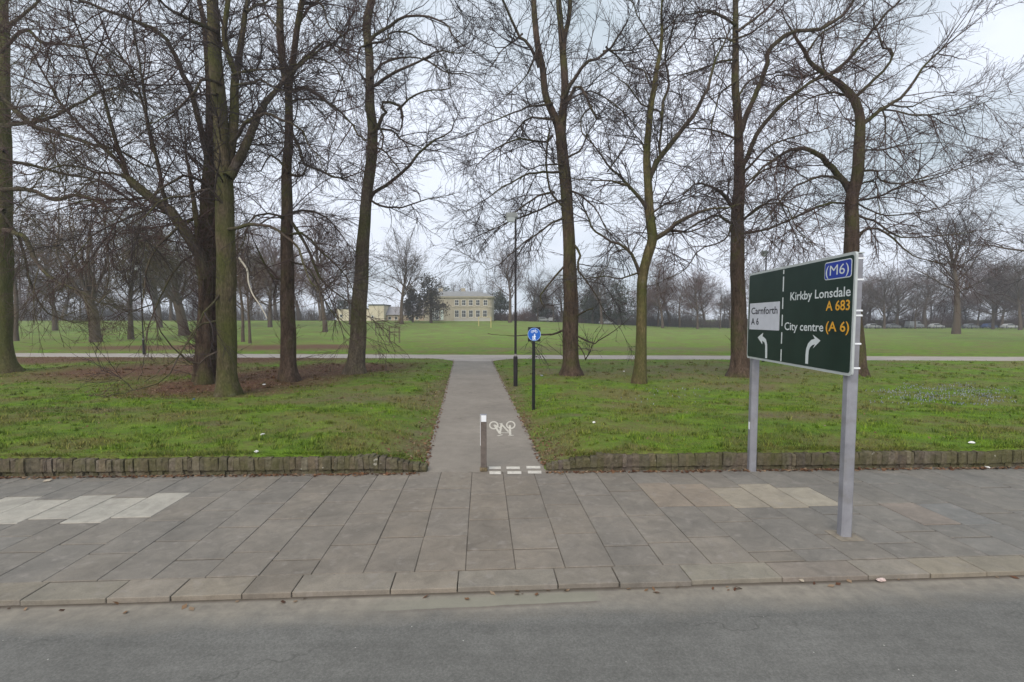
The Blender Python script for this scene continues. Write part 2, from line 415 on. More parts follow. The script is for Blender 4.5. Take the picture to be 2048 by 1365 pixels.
# kerb stones
kj = []
for x, y in ((-420, 1240), (-170, 1230), (30, 1208), (205, 1203), (335, 1199), (478, 1196), (578, 1193), (778, 1187), (914, 1183), (1118, 1176), (1243, 1173), (1388, 1168), (1572, 1162), (1745, 1157), (1870, 1153), (1985, 1150)):
    p = at_z(x, y, 0); kj.append(float(np.dot(p - K0, ke)))
u = kj[0]
pre = []
while u > -30: u -= rng.uniform(.75, 1.05); pre.append(u)
kj = sorted(pre) + kj
while kj[-1] < 30: kj.append(kj[-1] + rng.uniform(.75, 1.05))
KW = .35
mb = MB()
kr = -math.atan2(-ke[1], ke[0])
for a, b in zip(kj[:-1], kj[1:]):
    g = rng.uniform(.86, 1.14); cc = (.228 * g, .200 * g * rng.uniform(.97, 1.03), .164 * g * rng.uniform(.94, 1.05))
    w = KW + rng.uniform(-.015, .012); cz = rng.uniform(-.004, .004)
    c_ = kpt((a + b) / 2, KW / 2 + .0 + rng.uniform(-.008, .008), -.075 + cz)
    mb.box(c_, (b - a - rng.uniform(.006, .014), w, .16), kr + rng.uniform(-.006, .006), .005, cc)
tag(mb.build('kerb', M['kerb']), kind='structure')
# slabs: columns run from kerb to wall
SP = []      # odd slabs: (photo x, top y, bottom y, colour)
PALE = (.37, .345, .30); TAN = (.305, .265, .21); RED = (.262, .216, .172)
for x, y0, y1 in ((8, 994, 1042), (75, 1000, 1047), (155, 991, 1037), (215, 996, 1045), (302, 987, 1034)): SP.append((x, y0, y1, PALE))
for x, y0, y1, c in ((1340, 966, 1013, RED), (1400, 968, 1013, RED), (1512, 974, 1015, TAN), (1572, 967, 1016, TAN), (1640, 974, 1012, (.335, .295, .235)),
                     (1750, 1062, 1122, (.28, .245, .21)), (1880, 1058, 1116, (.30, .265, .22)), (1445, 970, 1016, (.185, .18, .175)), (1640, 1072, 1125, (.185, .18, .175)), (1855, 1005, 1050, (.225, .192, .165)), (1940, 1005, 1050, (.19, .185, .175))):
    SP.append((x, y0, y1, c))
SPw = []
for x, y0, y1, c in SP:
    q0 = at_z(x, (y0 + y1) / 2) - K0; u_ = float(np.dot(q0, ke))
    SPw.append((u_, float(np.dot(at_z(x, y1) - K0, kn)), float(np.dot(at_z(x, y0) - K0, kn)), c))
mb = MB()
CWID = .545
uj = float(np.dot(at_z(937, 1050) - K0, ke))
u = uj - 48 * CWID
while u < 26:
    w = CWID
    if rng.random() < .0: w *= 1
    ux = kpt(u + w / 2, 0)
    vend = (wall_y(ux[0] + .2) - ux[1]) / kn[1] + .06
    ov = sorted([q for q in SPw if u <= q[0] < u + w], key=lambda q: q[1])
    cuts = []; v = KW + .012; first = True
    while v < vend - .02:
        nxt = min([q for q in ov if q[1] > v + .02], key=lambda q: q[1], default=None)
        L = rng.uniform(.84, 1.02) if not first else rng.uniform(.25, .95)
        first = False; v2 = v + L
        if nxt is not None and v2 > nxt[1] - .25:
            cuts.append((v, nxt[1], None)); cuts.append((nxt[1], nxt[2], nxt[3])); v = nxt[2]; continue
        if vend - v2 < .3: v2 = vend
        cuts.append((v, v2, None)); v = v2
    for v, v2, oc in cuts:
        if v2 - v < .05: continue
        c_ = kpt(u + w / 2, (v + v2) / 2)
        g = rng.uniform(.93, 1.06); warm = rng.uniform(-.5, 1)
        far = min(1, abs(c_[0] + .6) / 7)
        cc = (.208 * g * (1 + .02 * warm - .11 * far), .180 * g * (1 - .03 * far), .151 * g * (1 - .03 * warm + .05 * far))
        if oc: q_ = rng.uniform(.95, 1.04); cc = tuple(k * q_ for k in oc)
        mb.box((c_[0], c_[1], -.03 + rng.uniform(-.003, .003)), (w - (.014 if oc else rng.uniform(.004, .009)), v2 - v - rng.uniform(.014, .034), .06), kr + rng.uniform(-.006, .006), .006, cc)
    u += w
tag(mb.build('pavement', M['slab']), kind='structure')
V = [kpt(-27, -.0 + .14), kpt(27, .14), kpt(27, 4.3), kpt(-27, 4.3)]
strip('pavement_bed', V, M['joint'], -.013)
# lawn: one sheet reaching the horizon, finer near the path
def axis(pts):
    out = [pts[0][0]]
    for (a, s0), (b, s1) in zip(pts[:-1], pts[1:]):
        x = a
        while x < b - 1e-6:
            f = (x - a) / (b - a); x = min(b, x + s0 + (s1 - s0) * f); out.append(x)
    return np.array(sorted(set(np.round(out, 4))))
gx = axis([(-2500, 400), (-300, 40), (-90, 4), (-30, .7), (-8, .25), (-5, .09), (2.5, .09), (6, .3), (30, .7), (90, 4), (300, 40), (2500, 400)])
gv = axis([(-.02, .02), (0, .10), (3, .16), (12, .28), (22, .16), (34, .16), (40, 1.2), (70, 3), (200, 12), (500, 60), (4000, 500)])
X, Vv = np.meshgrid(gx, gv)
wob = np.where(np.abs(X) < 40, wall_y(X), wall_y(np.sign(X) * 40))
Y = wob + .10 + Vv
Z = ground_z(X, Y); Z[0] = -.25
nx, ny = len(gx), len(gv)
idx = np.arange(nx * ny).reshape(ny, nx)
fq = np.stack([idx[:-1, :-1], idx[:-1, 1:], idx[1:, 1:], idx[1:, :-1]], -1).reshape(-1, 4)
tag(link('lawn', np_mesh('lawn', np.stack([X, Y, Z], -1), fq, smooth=True), M['lawn']), kind='structure')
# the tarmac: entry path + cross path as one sheet just above the bed
def path_sheet():
    V = []; Fq = []
    ys = np.concatenate([np.linspace(0, 1, 24)])
    for f in ys:
        yl = wall_y(-1) + .04
        L = np.array([path_l(9) - .9, 0]); 
        y_end = cross_y(-2.5) - CW + .2
        y = yl + (y_end - yl) * f
        e_ = 2.2 if f > .85 else .25; V.append((path_l(y) - e_, y, 0)); V.append((path_r(y) + e_, y, 0))
    for i in range(len(ys) - 1): Fq.append((2 * i, 2 * i + 1, 2 * i + 3, 2 * i + 2))
    return V, Fq
V, Fq = path_sheet()
tag(link('path', np_mesh('path', V, Fq), M['path']), kind='structure')
V = []; Fq = []
xs = np.linspace(-120, 120, 61)
for x in xs:
    V += [(x, cross_y(x) - CW - 1.9 * (abs(x + 2.6) < 4.6) - .2, .004), (x, cross_y(x) + CW + .2, .004)]
for i in range(60): Fq.append((2 * i, 2 * i + 2, 2 * i + 3, 2 * i + 1))
tag(link('cross_path', np_mesh('cross_path', V, Fq), asphalt('cross_path_asphalt', (.36, .315, .285), .2)), kind='structure')

# ------------------------------------------------------------------ low stone edging walls
def edging(x0, x1, end_side, label):
    mb = MB(); x = x0; r = random.Random(int(x0 * 10) + 3)
    while x < x1:
        w = r.uniform(.05, .135)
        e = (x1 - x) if end_side > 0 else (x - x0)
        h = .298 + r.uniform(-.012, .008) + .010 * math.sin(x * 2.1)
        back = 0.0
        if e < .9: h *= .35 + .65 * e / .9; back = (1 - e / .9) ** 2 * .05
        yy = wall_y(x) + r.uniform(-.010, .010) + back
        g = r.uniform(.72, 1.18); cc = (.132 * g, .112 * g * r.uniform(.95, 1.05), .082 * g * r.uniform(.88, 1.08))
        a, d = w / 2 * r.uniform(1.0, 1.08), r.uniform(.09, .12)
        lean = r.uniform(-.02, .02); rings = []; uc = r.uniform(.6, 1.0)
        for k, (z, sc) in enumerate(((-.06, .8 * uc), (.035 + r.uniform(0, .03), .85 * uc), (h * .3, 1.0), (h * .85, 1.0), (h * .98, .93), (h, .8))):
            rings.append([(x + w / 2 + lean * z / h + sx * a * (sc if k > 3 else 1) * r.uniform(.95, 1.05), yy + .1 + sy * d * sc * r.uniform(.92, 1.05), z + r.uniform(-.006, .006))
                          for sx, sy in ((-1, -1), (-.3, -1.04), (.4, -1.02), (1, -1), (1, 1), (0, 1.02), (-1, 1))])
        mb.loft(rings, True, cc); x += w
    o = mb.build('stone_edging_wall', M['wallstone'])
    return tag(o, label, 'low wall', 'low stone edging walls along the pavement')
edging(-26, float(path_l(9)) + .02, 1, 'mossy low edging wall of upright stones left of the park path')
edging(float(path_r(9)) + .02, 26, -1, 'brown low edging wall of upright stones right of the path, behind the road sign')

# ------------------------------------------------------------------ path markings
M['paint'] = plain('worn_white_paint', (.60, .56, .50), .8, var=.18, scale=14)
M['paint_old'] = plain('faded_white_paint', (.58, .54, .47), .85, var=.22, scale=14)
def ground_poly(mb, pts, z):
    mb.add([at_z(x, y, z) for x, y in pts], [tuple(range(len(pts)))])
g0 = at_z(1030, 940); gw = empty('give_way_marking', (g0[0], g0[1], .005), 'two short rows of white painted dashes across the path mouth beside the bollard', 'road marking')
for (xa, xb, ya, yb) in ((978, 1002, 933.5, 938.5), (1013, 1040, 933.5, 938.5), (1053, 1081, 932.5, 937.5), (979, 1002, 943, 949), (1015, 1043, 943, 948.5), (1056, 1083, 942, 947.5)):
    mb = MB(); ground_poly(mb, ((xa, yb), (xb, yb), (xb - .6, ya), (xa - .3, ya)), .0055)
    mb.build('dash', M['paint'], gw, world=True)
mb = MB()
def gline(pts, w, z=.005):
    P = [at_z(x, y, z) for x, y in pts]
    for a, b in zip(P[:-1], P[1:]):
        d = (b - a) / np.linalg.norm(b - a); nn = np.array([-d[1], d[0], 0]) * w / 2; e = d * w * .3
        mb.add([a - nn - e, b - nn + e, b + nn + e, a + nn - e], [(0, 1, 2, 3)])
def gring(cx, cy, rx, ry, w):
    c = [at_z(cx + rx * math.cos(a), cy + ry * math.sin(a), .004) for a in np.linspace(0, 2 * math.pi, 25)[:-1]]
    ctr = sum(c) / len(c)
    inn = [ctr + (p - ctr) * (1 - w) for p in c]
    for i in range(24):
        j = (i + 1) % 24; mb.add([c[i], c[j], inn[j], inn[i]], [(0, 1, 2, 3)])
gring(987.5, 851, 9.5, 8.2, .30); gring(1021.5, 850.5, 9.5, 8.2, .30)
gline([(989, 851), (1000, 868)], .055, .0052); gline([(1001, 866), (1018, 866)], .055, .0056); gline([(1019.5, 851), (1020.5, 870)], .055, .006)
gline([(1000, 866), (1003, 848)], .05, .0064); gline([(1003, 849), (1017, 864)], .05, .0068); gline([(989, 850), (1003, 858)], .05, .0072)
gline([(996, 872), (1004, 870)], .06, .0076); gline([(1018, 872), (1026, 871)], .06, .008); gline([(999, 848), (1004, 847)], .05, .0084)
tag(mb.build('cycle_symbol', M['paint_old']), 'faded white bicycle symbol painted upside down on the path beside the bollard', 'road marking')

# ------------------------------------------------------------------ bollard
M['bollard'] = plain('bollard_timber', (.135, .112, .098), .75, var=.25, scale=10)
M['white'] = plain('reflective_white', (.82, .84, .86), .4, var=.05)
M['galv'] = plain('galvanised_steel', (.27, .27, .295), .6, .2, var=.2, scale=4, grime=(.20, .19, .18))
M['galvside'] = M['galv']
bp = at_z(967.5, 942)
bo = empty('bollard', (bp[0], bp[1], 0), 'square dark bollard with a white reflector cap, standing in the path mouth', 'bollard')
mb = MB(); mb.box((0, 0, .495), (.105, .105, 1.03), .05, .006); mb.build('post', M['bollard'], bo)
mb = MB(); mb.box((.006, -.058, .955), (.092, .008, .115), .05, .002); mb.build('reflector', M['white'], bo)
mb = MB(); mb.box((-.0565, -.0, .74), (.008, .06, .55), .05, .002); mb.build('side_strip', M['white'], bo)
mb = MB(); mb.box((0, 0, 1.014), (.112, .112, .012), .05, .003); mb.build('top_plate', M['galv'], bo)
mb = MB(); mb.box((.0, 0, .035), (.135, .13, .09), .05, .02); mb.box((0, -.07, .05), (.035, .012, .05)); mb.build('base_collar', plain('rusty_collar', (.16, .125, .075), .9, var=.45, scale=25), bo)

# ------------------------------------------------------------------ cycle / pedestrian sign on black post
M['black'] = plain('black_paint', (.012, .012, .013), .45, var=.3)
M['blue'] = plain('sign_blue', (.012, .11, .47), .45, var=.06)
cp_ = at_g(1067, 820)
cs = empty('cycle_path_sign', tuple(cp_), 'round blue sign with white cycle and walkers on a black post by the path', 'sign')
YS = cp_[1]; topz = at_y(1067, 655, YS)[2] - cp_[2]; midz = at_y(1067.5, 669, YS)[2] - cp_[2]
sx = YS / F
mb = MB(); mb.tube([(0, .0, -.1), (0, 0, midz + .1)], .047, 14); mb.build('post', M['black'], cs)
mb = MB(); mb.box((.012, -.06, midz), (.365, .02, .42), 0, .03); mb.build('backing_plate', M['black'], cs)
def disc(mb, cx, cz, r0, r1, y0, y1, n=40, inner=None):
    a = [(cx + r1 * math.cos(2 * math.pi * k / n), y0, cz + r1 * math.sin(2 * math.pi * k / n)) for k in range(n)]
    b = [(p[0], y1, p[2]) for p in a]
    if r0 <= 0:
        mb.loft([b, a], True)
    else:
        c = [(cx + r0 * math.cos(2 * math.pi * k / n), y0, cz + r0 * math.sin(2 * math.pi * k / n)) for k in range(n)]
        d = [(p[0], y1, p[2]) for p in c]
        V = a + b + c + d; Fc = []
        for k in range(n):
            j = (k + 1) % n
            Fc += [(k, j, 2 * n + j, 2 * n + k), (k, n + k, n + j, j), (2 * n + k, 2 * n + j, 3 * n + j, 3 * n + k)]
        mb.add(V, Fc)
mb = MB(); disc(mb, .012, midz, 0, .19, -.078, -.071); face = mb.build('sign_face', M['blue'], cs)
mb = MB(); disc(mb, .012, midz, .178, .19, -.0815, -.0785); mb.build('white_rim', plain('rim_paleblue', (.35, .5, .8), .5, var=.05), cs)
M['symw'] = plain('symbol_white', (.74, .80, .90), .5, var=.04)
def sl(mb, pts, w, y=-.081):
    for a, b in zip(pts[:-1], pts[1:]):
        dx, dz = b[0] - a[0], b[1] - a[1]; L = math.hypot(dx, dz); nx_, nz_ = -dz / L * w / 2, dx / L * w / 2
        q = [(a[0] - nx_, a[1] - nz_), (b[0] - nx_, b[1] - nz_), (b[0] + nx_, b[1] + nz_), (a[0] + nx_, a[1] + nz_)]
        mb.loft([[(.012 + x, y + .003, midz + z) for x, z in q], [(.012 + x, y, midz + z) for x, z in q]], True)
mb = MB()
for cx in (-.058, .058): disc(mb, .012 + cx, midz + .075, .026, .037, -.081, -.0785, 20)
sl(mb, [(-.058, .075), (-.025, .12), (.03, .12), (.058, .075)], .012, -.0815); sl(mb, [(-.025, .12), (.0, .075), (.03, .12)], .011, -.082); sl(mb, [(.03, .12), (.024, .142), (.045, .145)], .011, -.0825)
mb.build('bicycle_symbol', M['symw'], cs)
mb = MB()
disc(mb, .022, midz - .005, 0, .02, -.082, -.0785, 16); sl(mb, [(.01, -.03), (.012, -.09)], .045); sl(mb, [(.012, -.085), (-.005, -.16)], .020, -.0815); sl(mb, [(.014, -.085), (.032, -.16)], .020, -.082); sl(mb, [(.022, -.035), (.048, -.075)], .014, -.0825)
disc(mb, -.03, midz - .06, 0, .014, -.0832, -.0785, 16); sl(mb, [(-.035, -.078), (-.035, -.12)], .028, -.083); sl(mb, [(-.035, -.118), (-.045, -.16)], .014, -.0835); sl(mb, [(-.033, -.118), (-.025, -.16)], .014, -.084); sl(mb, [(.0, -.05), (-.03, -.09)], .012, -.0845)
mb.build('walkers_symbol', M['symw'], cs)
for z in (midz - .12, midz + .12):
    mb = MB(); mb.box((.0, -.01, z), (.13, .075, .03), 0, .008)
    mb.build('clamp', M['black'], cs)

# ------------------------------------------------------------------ lamp posts
M['lamp_black'] = plain('lamp_black', (.020, .016, .018), .5, var=.3)
M['lampgrey'] = plain('lantern_grey', (.22, .235, .23), .5, var=.1)
tg = NT('lantern_glass'); M['glass'] = tg.out((.40, .43, .43), .25, spec=.5)
def lamp_post(px, py, label, rz):
    p = at_g(px, py); o = empty('lamp_post', tuple(p), label, 'lamp post', 'lamp posts along the park paths', rz)
    H = 6.75
    mb = MB(); mb.tube([(0, 0, -.1), (0, 0, 1.18), (0, 0, 1.22)], [.085, .085, .07], 14); mb.build('base_column', M['lamp_black'], o)
    mb = MB(); mb.tube([(0, 0, 1.2), (0, 0, 1.31)], [.066, .052], 14); mb.build('collar', plain('collar_grey', (.24, .22, .23), .6), o)
    mb = MB(); mb.tube([(0, 0, 1.3), (0, 0, 3.5), (0, 0, H - .1)], [.05, .045, .04], 12); mb.build('column', M['lamp_black'], o)
    mb = MB()
    mb.tube([(.06, 0, H - .06), (-.06, 0, H - .02)], .05, 10)
    mb.loft([[(x, y, H - .02 + zz) for x, y in ((.09, -.1), (-.34, -.11), (-.40, -.05), (-.40, .05), (-.34, .11), (.09, .1))] for zz in (0.0,)] +
            [[(x, y, H + .11) for x, y in ((.07, -.09), (-.33, -.1), (-.38, -.04), (-.38, .04), (-.33, .1), (.07, .09))]] +
            [[(x, y, H + .16) for x, y in ((.02, -.05), (-.28, -.06), (-.33, -.02), (-.33, .02), (-.28, .06), (.02, .05))]], True)
    ln = mb.build('lantern', M['lampgrey'], o)
    mb = MB()
    mb.loft([[(x, y, H - .2) for x, y in ((-.04, -.06), (-.30, -.07), (-.33, -.03), (-.33, .03), (-.30, .07), (-.04, .06))], [(x, y, H - .019) for x, y in ((.0, -.09), (-.33, -.1), (-.38, -.04), (-.38, .04), (-.33, .1), (.0, .09))]], True)
    mb.build('diffuser', M['glass'], ln)
    return o
lamp_post(1031, 773, 'tall black lamp post with boxy grey lantern beside the entry path', 0)
lamp_post(288, 711, 'distant black lamp post behind the low branches left of the mossy trunk', rad(10))
lamp_post(1526, 724, 'lamp post showing its head above the top edge of the green road sign', rad(20))

# ------------------------------------------------------------------ big green direction sign
fa, fb = at_z(1503, 942), at_z(1688, 1072)       # far and near post feet
sdir = fb - fa; sdir[2] = 0; Ls = np.linalg.norm(sdir); sdir /= Ls
sang = math.atan2(sdir[1], sdir[0])               # local +x runs from the far post to the near one
# local frame: x along, z up, -y (right of +x ... towards viewer's left) is the face
so = empty('road_sign', (fa[0], fa[1], 0), 'large dark green direction sign for Kirkby Lonsdale and Carnforth on two grey posts', 'road sign', None, sang)
Rm = Matrix.Rotation(-sang, 4, 'Z')
face_n = np.array([sdir[1], -sdir[0], 0])         # = local -y
FOFF = .10                                         # the face stands this far in front of the posts' centre line
org = np.array([fa[0], fa[1], 0]) + face_n * FOFF
def to_face(px, py):
    d = ray(px, py); o = np.array([0, 0, CAMH]); t_ = np.dot(org - o, face_n) / np.dot(d, face_n)
    p = o + d * t_ - np.array([fa[0], fa[1], 0]); return float(np.dot(p, sdir)), float(p[2])
def z6(x, y): return to_face(1480 + x * 280 / 1274., 480 + y * 300 / 1365.)
tl, bl, tr, br = z6(85, 315), z6(55, 1085), z6(1065, 95), z6(1003, 1225)
X0 = (tl[0] + bl[0]) / 2; X1 = (tr[0] + br[0]) / 2; Z0 = (bl[1] + br[1]) / 2; Z1 = (tl[1] + tr[1]) / 2
M['sign_green'] = plain('sign_green', (.0085, .026, .019), .42, var=.25, scale=2.5, grime=(.014, .030, .023))
M['sign_edge'] = plain('sign_edge', (.45, .48, .47), .5, var=.08)
M['sign_white'] = plain('sign_white', (.62, .66, .66), .5, var=.06)
M['sign_lilac'] = plain('sign_panel_white', (.56, .57, .62), .5, var=.05)
M['sign_orange'] = plain('sign_orange', (.72, .36, .035), .5, var=.06)
M['sign_blue'] = plain('motorway_blue', (.018, .045, .33), .45, var=.05)
M['sign_ink'] = plain('sign_ink', (.012, .012, .02), .5)
def rrect(x0, z0, x1, z1, r, n=5):
    pts = []
    for cx, cz, a0 in ((x1 - r, z1 - r, 0), (x0 + r, z1 - r, 90), (x0 + r, z0 + r, 180), (x1 - r, z0 + r, 270)):
        for k in range(n + 1):
            a = rad(a0 + 90 * k / n); pts.append((cx + r * math.cos(a), cz + r * math.sin(a)))
    return pts
def fprism(poly, d0, d1, name, mat, parent=so):
    """flat shape on the sign face, between d0 and d1 metres in front of it"""
    mb = MB(); mb.loft([[(x, -FOFF - d0, z) for x, z in poly], [(x, -FOFF - d1, z) for x, z in poly]], True)
    return mb.build(name, mat, parent)
panel = fprism(rrect(X0, Z0, X1, Z1, .05), -.03, -.004, 'panel', M['sign_edge'])
fprism(rrect(X0 + .035, Z0 + .035, X1 - .035, Z1 - .035, .04), -.006, .0, 'green_face', M['sign_green'])
def ftext(body, x0, x1, z0, z1, mat, name='lettering', d=.003, weight=.0, parent=so):
    """lettering scaled to fill the box x0..x1, z0..z1 (z for the capitals, without descenders)"""
    cu = bpy.data.curves.new('t', 'FONT'); cu.body = body; cu.size = 1; cu.extrude = .0; cu.offset = weight; cu.resolution_u = 3
    ob = bpy.data.objects.new('t', cu); COL.objects.link(ob)
    dg = bpy.context.evaluated_depsgraph_get(); me = bpy.data.meshes.new_from_object(ob.evaluated_get(dg))
    bpy.data.objects.remove(ob); bpy.data.curves.remove(cu)
    co = np.zeros(len(me.vertices) * 3, np.float32); me.vertices.foreach_get("co", co); co = co.reshape(-1, 3)
    capz = CAPH
    xa, xb = co[:, 0].min(), co[:, 0].max()
    nx_ = x0 + (co[:, 0] - xa) / (xb - xa) * (x1 - x0); nz_ = z0 + co[:, 1] / capz * (z1 - z0)
    out = np.stack([nx_, np.full(len(co), -FOFF - d), nz_], 1).astype(np.float32)
    # one mesh per word: split the line where the gap between glyphs is a space
    pol = [tuple(p.vertices) for p in me.polygons]; bpy.data.meshes.remove(me)
    iv = sorted((out[list(p), 0].min(), out[list(p), 0].max(), i) for i, p in enumerate(pol))
    groups = [[]]; hi = -9e9; gap = .15 * (z1 - z0) / .7 * 1.0
    nw = len(body.split(' ')); ends = []
    for a_, b_, i in iv: ends.append((a_ - hi if hi > -1e9 else -1, i)); hi = max(hi, b_)
    brk = set(i for g_, i in sorted(ends, reverse=True)[:nw - 1])
    for a_, b_, i in iv:
        if i in brk: groups.append([])
        groups[-1].append(i)
    for gr in groups:
        vi = sorted(set(v for i in gr for v in pol[i])); mp_ = {v: k for k, v in enumerate(vi)}
        m2 = bpy.data.meshes.new(name); m2.from_pydata([tuple(out[v]) for v in vi], [], [[mp_[v] for v in pol[i]] for i in gr]); m2.update()
        link(name, m2, mat, parent)
cu = bpy.data.curves.new('t', 'FONT'); cu.body = 'H'; cu.size = 1
ob = bpy.data.objects.new('t', cu); COL.objects.link(ob); bpy.context.view_layer.update()
CAPH = max(v[1] for v in ob.bound_box); bpy.data.objects.remove(ob); bpy.data.curves.remove(cu)
def zbox(xa, xb, ytop_a, ybot_a, ytop_b, ybot_b):
    a1, a0 = z6(xa, ytop_a), z6(xa, ybot_a); b1, b0 = z6(xb, ytop_b), z6(xb, ybot_b)
    return a1[0], b1[0], (a0[1] + b0[1]) / 2, (a1[1] + b1[1]) / 2
x0, x1, z0, z1 = zbox(462, 1012, 478, 555, 425, 505); ftext('Kirkby Lonsdale', x0, x1, z0, z1, M['sign_white'], weight=.012)
x0, x1, z0, z1 = zbox(785, 1005, 562, 645, 545, 637); ftext('A 683', x0, x1, z0, z1, M['sign_orange'], weight=.016)
x0, x1, z0, z1 = zbox(408, 762, 755, 825, 752, 828); ftext('City centre', x0, x1, z0, z1, M['sign_white'], weight=.012)
x0, x1, z0, z1 = zbox(783, 998, 752, 832, 742, 835); ftext('(A 6)', x0, x1, z0, z1, M['sign_orange'], weight=.016)
a, b = z6(772, 290), z6(1020, 250); bx0, bx1 = a[0], b[0]
bz0 = (z6(775, 368)[1] + z6(1015, 340)[1]) / 2; bz1 = (z6(775, 208)[1] + z6(1020, 168)[1]) / 2
fprism(rrect(bx0, bz0, bx1, bz1, .04), -.002, .0025, 'motorway_panel_border', M['sign_white'])
fprism(rrect(bx0 + .012, bz0 + .012, bx1 - .012, bz1 - .012, .03), .0, .005, 'motorway_panel', M['sign_blue'])
x0, x1, z0, z1 = zbox(788, 1000, 245, 330, 205, 302); ftext('(M6)', x0, x1, z0, z1, M['sign_white'], weight=.0, d=.0075)
wx0 = (z6(92, 600)[0] + z6(88, 800)[0]) / 2; wx1 = (z6(367, 590)[0] + z6(352, 800)[0]) / 2
wz0 = (z6(88, 818)[1] + z6(352, 822)[1]) / 2; wz1 = (z6(92, 582)[1] + z6(367, 560)[1]) / 2
fprism(rrect(wx0, wz0, wx1, wz1, .008), .0, .004, 'white_panel', M['sign_lilac'])
x0, x1, z0, z1 = zbox(108, 346, 618, 676, 608, 672); ftext('Carnforth', x0, x1, z0, z1, M['sign_ink'], weight=.010, d=.0065)
x0, x1, z0, z1 = zbox(106, 174, 715, 772, 712, 772); ftext('A 6', x0, x1, z0, z1, M['sign_ink'], weight=.012, d=.0065)
# dashed divider
xm = (z6(402, 290)[0] + z6(370, 1090)[0]) / 2
for (ya, yb) in ((272, 310), (335, 470), (525, 628), (682, 785), (842, 945), (997, 1106)):
    xx = 402 - (ya - 270) / 836 * 32
    za, zb = z6(xx, ya)[1], z6(xx, yb)[1]
    fprism([(xm - .013, zb), (xm + .013, zb), (xm + .013, za), (xm - .013, za)], .0, .003, 'divider_dash', M['sign_white'])
def arrow(stem, head, w):
    P = [z6(*q) for q in stem]; mb = MB(); n = len(P); L_ = []; R_ = []
    for i in range(n):
        a = P[max(i - 1, 0)]; b = P[min(i + 1, n - 1)]; dx, dz = b[0] - a[0], b[1] - a[1]; l = math.hypot(dx, dz)
        L_.append((P[i][0] - dz / l * w / 2, P[i][1] + dx / l * w / 2)); R_.append((P[i][0] + dz / l * w / 2, P[i][1] - dx / l * w / 2))
    V = [(x, -FOFF - .003, z) for x, z in L_ + R_]
    mb.add(V, [(i, n + i, n + i + 1, i + 1) for i in range(n - 1)])
    mb.add([(x, -FOFF - .0036, z) for x, z in [z6(*q) for q in head]], [tuple(range(len(head)))])
    mb.build('arrow', M['sign_white'], so)
arrow([(240, 1078), (240, 1010), (240, 960), (232, 922), (214, 904), (198, 896)], [(163, 888), (214, 845), (206, 882), (203, 905), (205, 952)], .075)
arrow([(608, 1128), (611, 1050), (616, 1000), (630, 962), (655, 935), (690, 924)], [(735, 918), (665, 990), (690, 940), (690, 912), (663, 862)], .075)
# posts and clips
for (xx, top, nm) in ((0.0, at_y(1510, 548, fa[1])[2] - .06, 0), (Ls, at_y(1716, 505, fb[1])[2] - .02, 1)):
    mb = MB(); mb.box((xx, 0, top / 2 - .05), (.125, .125, top + .1), 0, .016); po = mb.build('post', M['galv'], so)
    mb = MB(); mb.box((xx, 0, top + .008), (.132, .132, .016), 0, .004); mb.build('post_cap', M['sign_edge'], po)
    for fz in (.06, .26, .49, .53, .78, .95):
        mb = MB(); z = Z0 + (Z1 - Z0) * fz; mb.box((xx + .025, -.005, z), (.09, .15, .022), 0, .004)
        mb.build('clip', M['white'], po)
mb = MB(); mb.box((0.0, -.0645, .82), (.05, .006, .13)); mb.build('sticker', M['white'], so)
for z in (Z0 + .3, Z1 - .3):
    mb = MB(); mb.box(((X0 + X1) / 2, -.0665, z), (X1 - X0 - .1, .004, .05)); mb.build('back_rail', M['galv'], so)
mb = MB(); mb.box((Ls, 0, .004), (.32, .30, .012), .1, .006); mb.build('concrete_footing', plain('footing', (.225, .195, .155), .9, var=.25, scale=10), so)

# ------------------------------------------------------------------ TREES
def tubes(P, R, sides):
    """P (N,M,3), R (N,M) -> verts, quads"""
    N, Mm, _ = P.shape
    T = np.empty_like(P); T[:, 1:-1] = P[:, 2:] - P[:, :-2]; T[:, 0] = P[:, 1] - P[:, 0]; T[:, -1] = P[:, -1] - P[:, -2]
    T /= np.linalg.norm(T, axis=2, keepdims=True) + 1e-9
    m = T.mean(axis=1); ref = np.where(np.abs(m[:, 2:3]) < .75, np.array([[0, 0, 1.0]]), np.array([[1.0, 0, 0]]))
    U = np.cross(T, ref[:, None, :]); U /= np.linalg.norm(U, axis=2, keepdims=True) + 1e-9
    Wv = np.cross(T, U)
    a = np.arange(sides) * 2 * np.pi / sides
    V = P[:, :, None, :] + R[:, :, None, None] * (U[:, :, None, :] * np.cos(a)[None, None, :, None] + Wv[:, :, None, :] * np.sin(a)[None, None, :, None])
    ids = np.arange(N * Mm * sides).reshape(N, Mm, sides)
    A = ids[:, :-1, :]; B = np.roll(A, -1, axis=2); C = ids[:, 1:, :]; D = np.roll(C, -1, axis=2)
    return V.reshape(-1, 3), np.stack([A, B, D, C], -1).reshape(-1, 4)
def tubes_mesh(name, batches, smooth=True):
    vs_, fs_ = [], []; o = 0
    for P, R, s in batches:
        if len(P) == 0: continue
        v, f = tubes(P, R, s); vs_.append(v); fs_.append(f + o); o += len(v)
    return np_mesh(name, np.concatenate(vs_), np.concatenate(fs_), smooth=smooth)
def unit(v): return v / (np.linalg.norm(v, axis=-1, keepdims=True) + 1e-9)
def grow(rs, pos, d, ln, Mm, wob, trop):
    N = len(pos); P = np.empty((N, Mm, 3)); P[:, 0] = pos; d = unit(d)
    tr = np.zeros((N, 3)); tr[:, 2] = trop
    for k in range(1, Mm):
        P[:, k] = P[:, k - 1] + d * (ln / (Mm - 1))[:, None]
        d = unit(d + rs.normal(0, wob, (N, 3)) + tr)
    return P
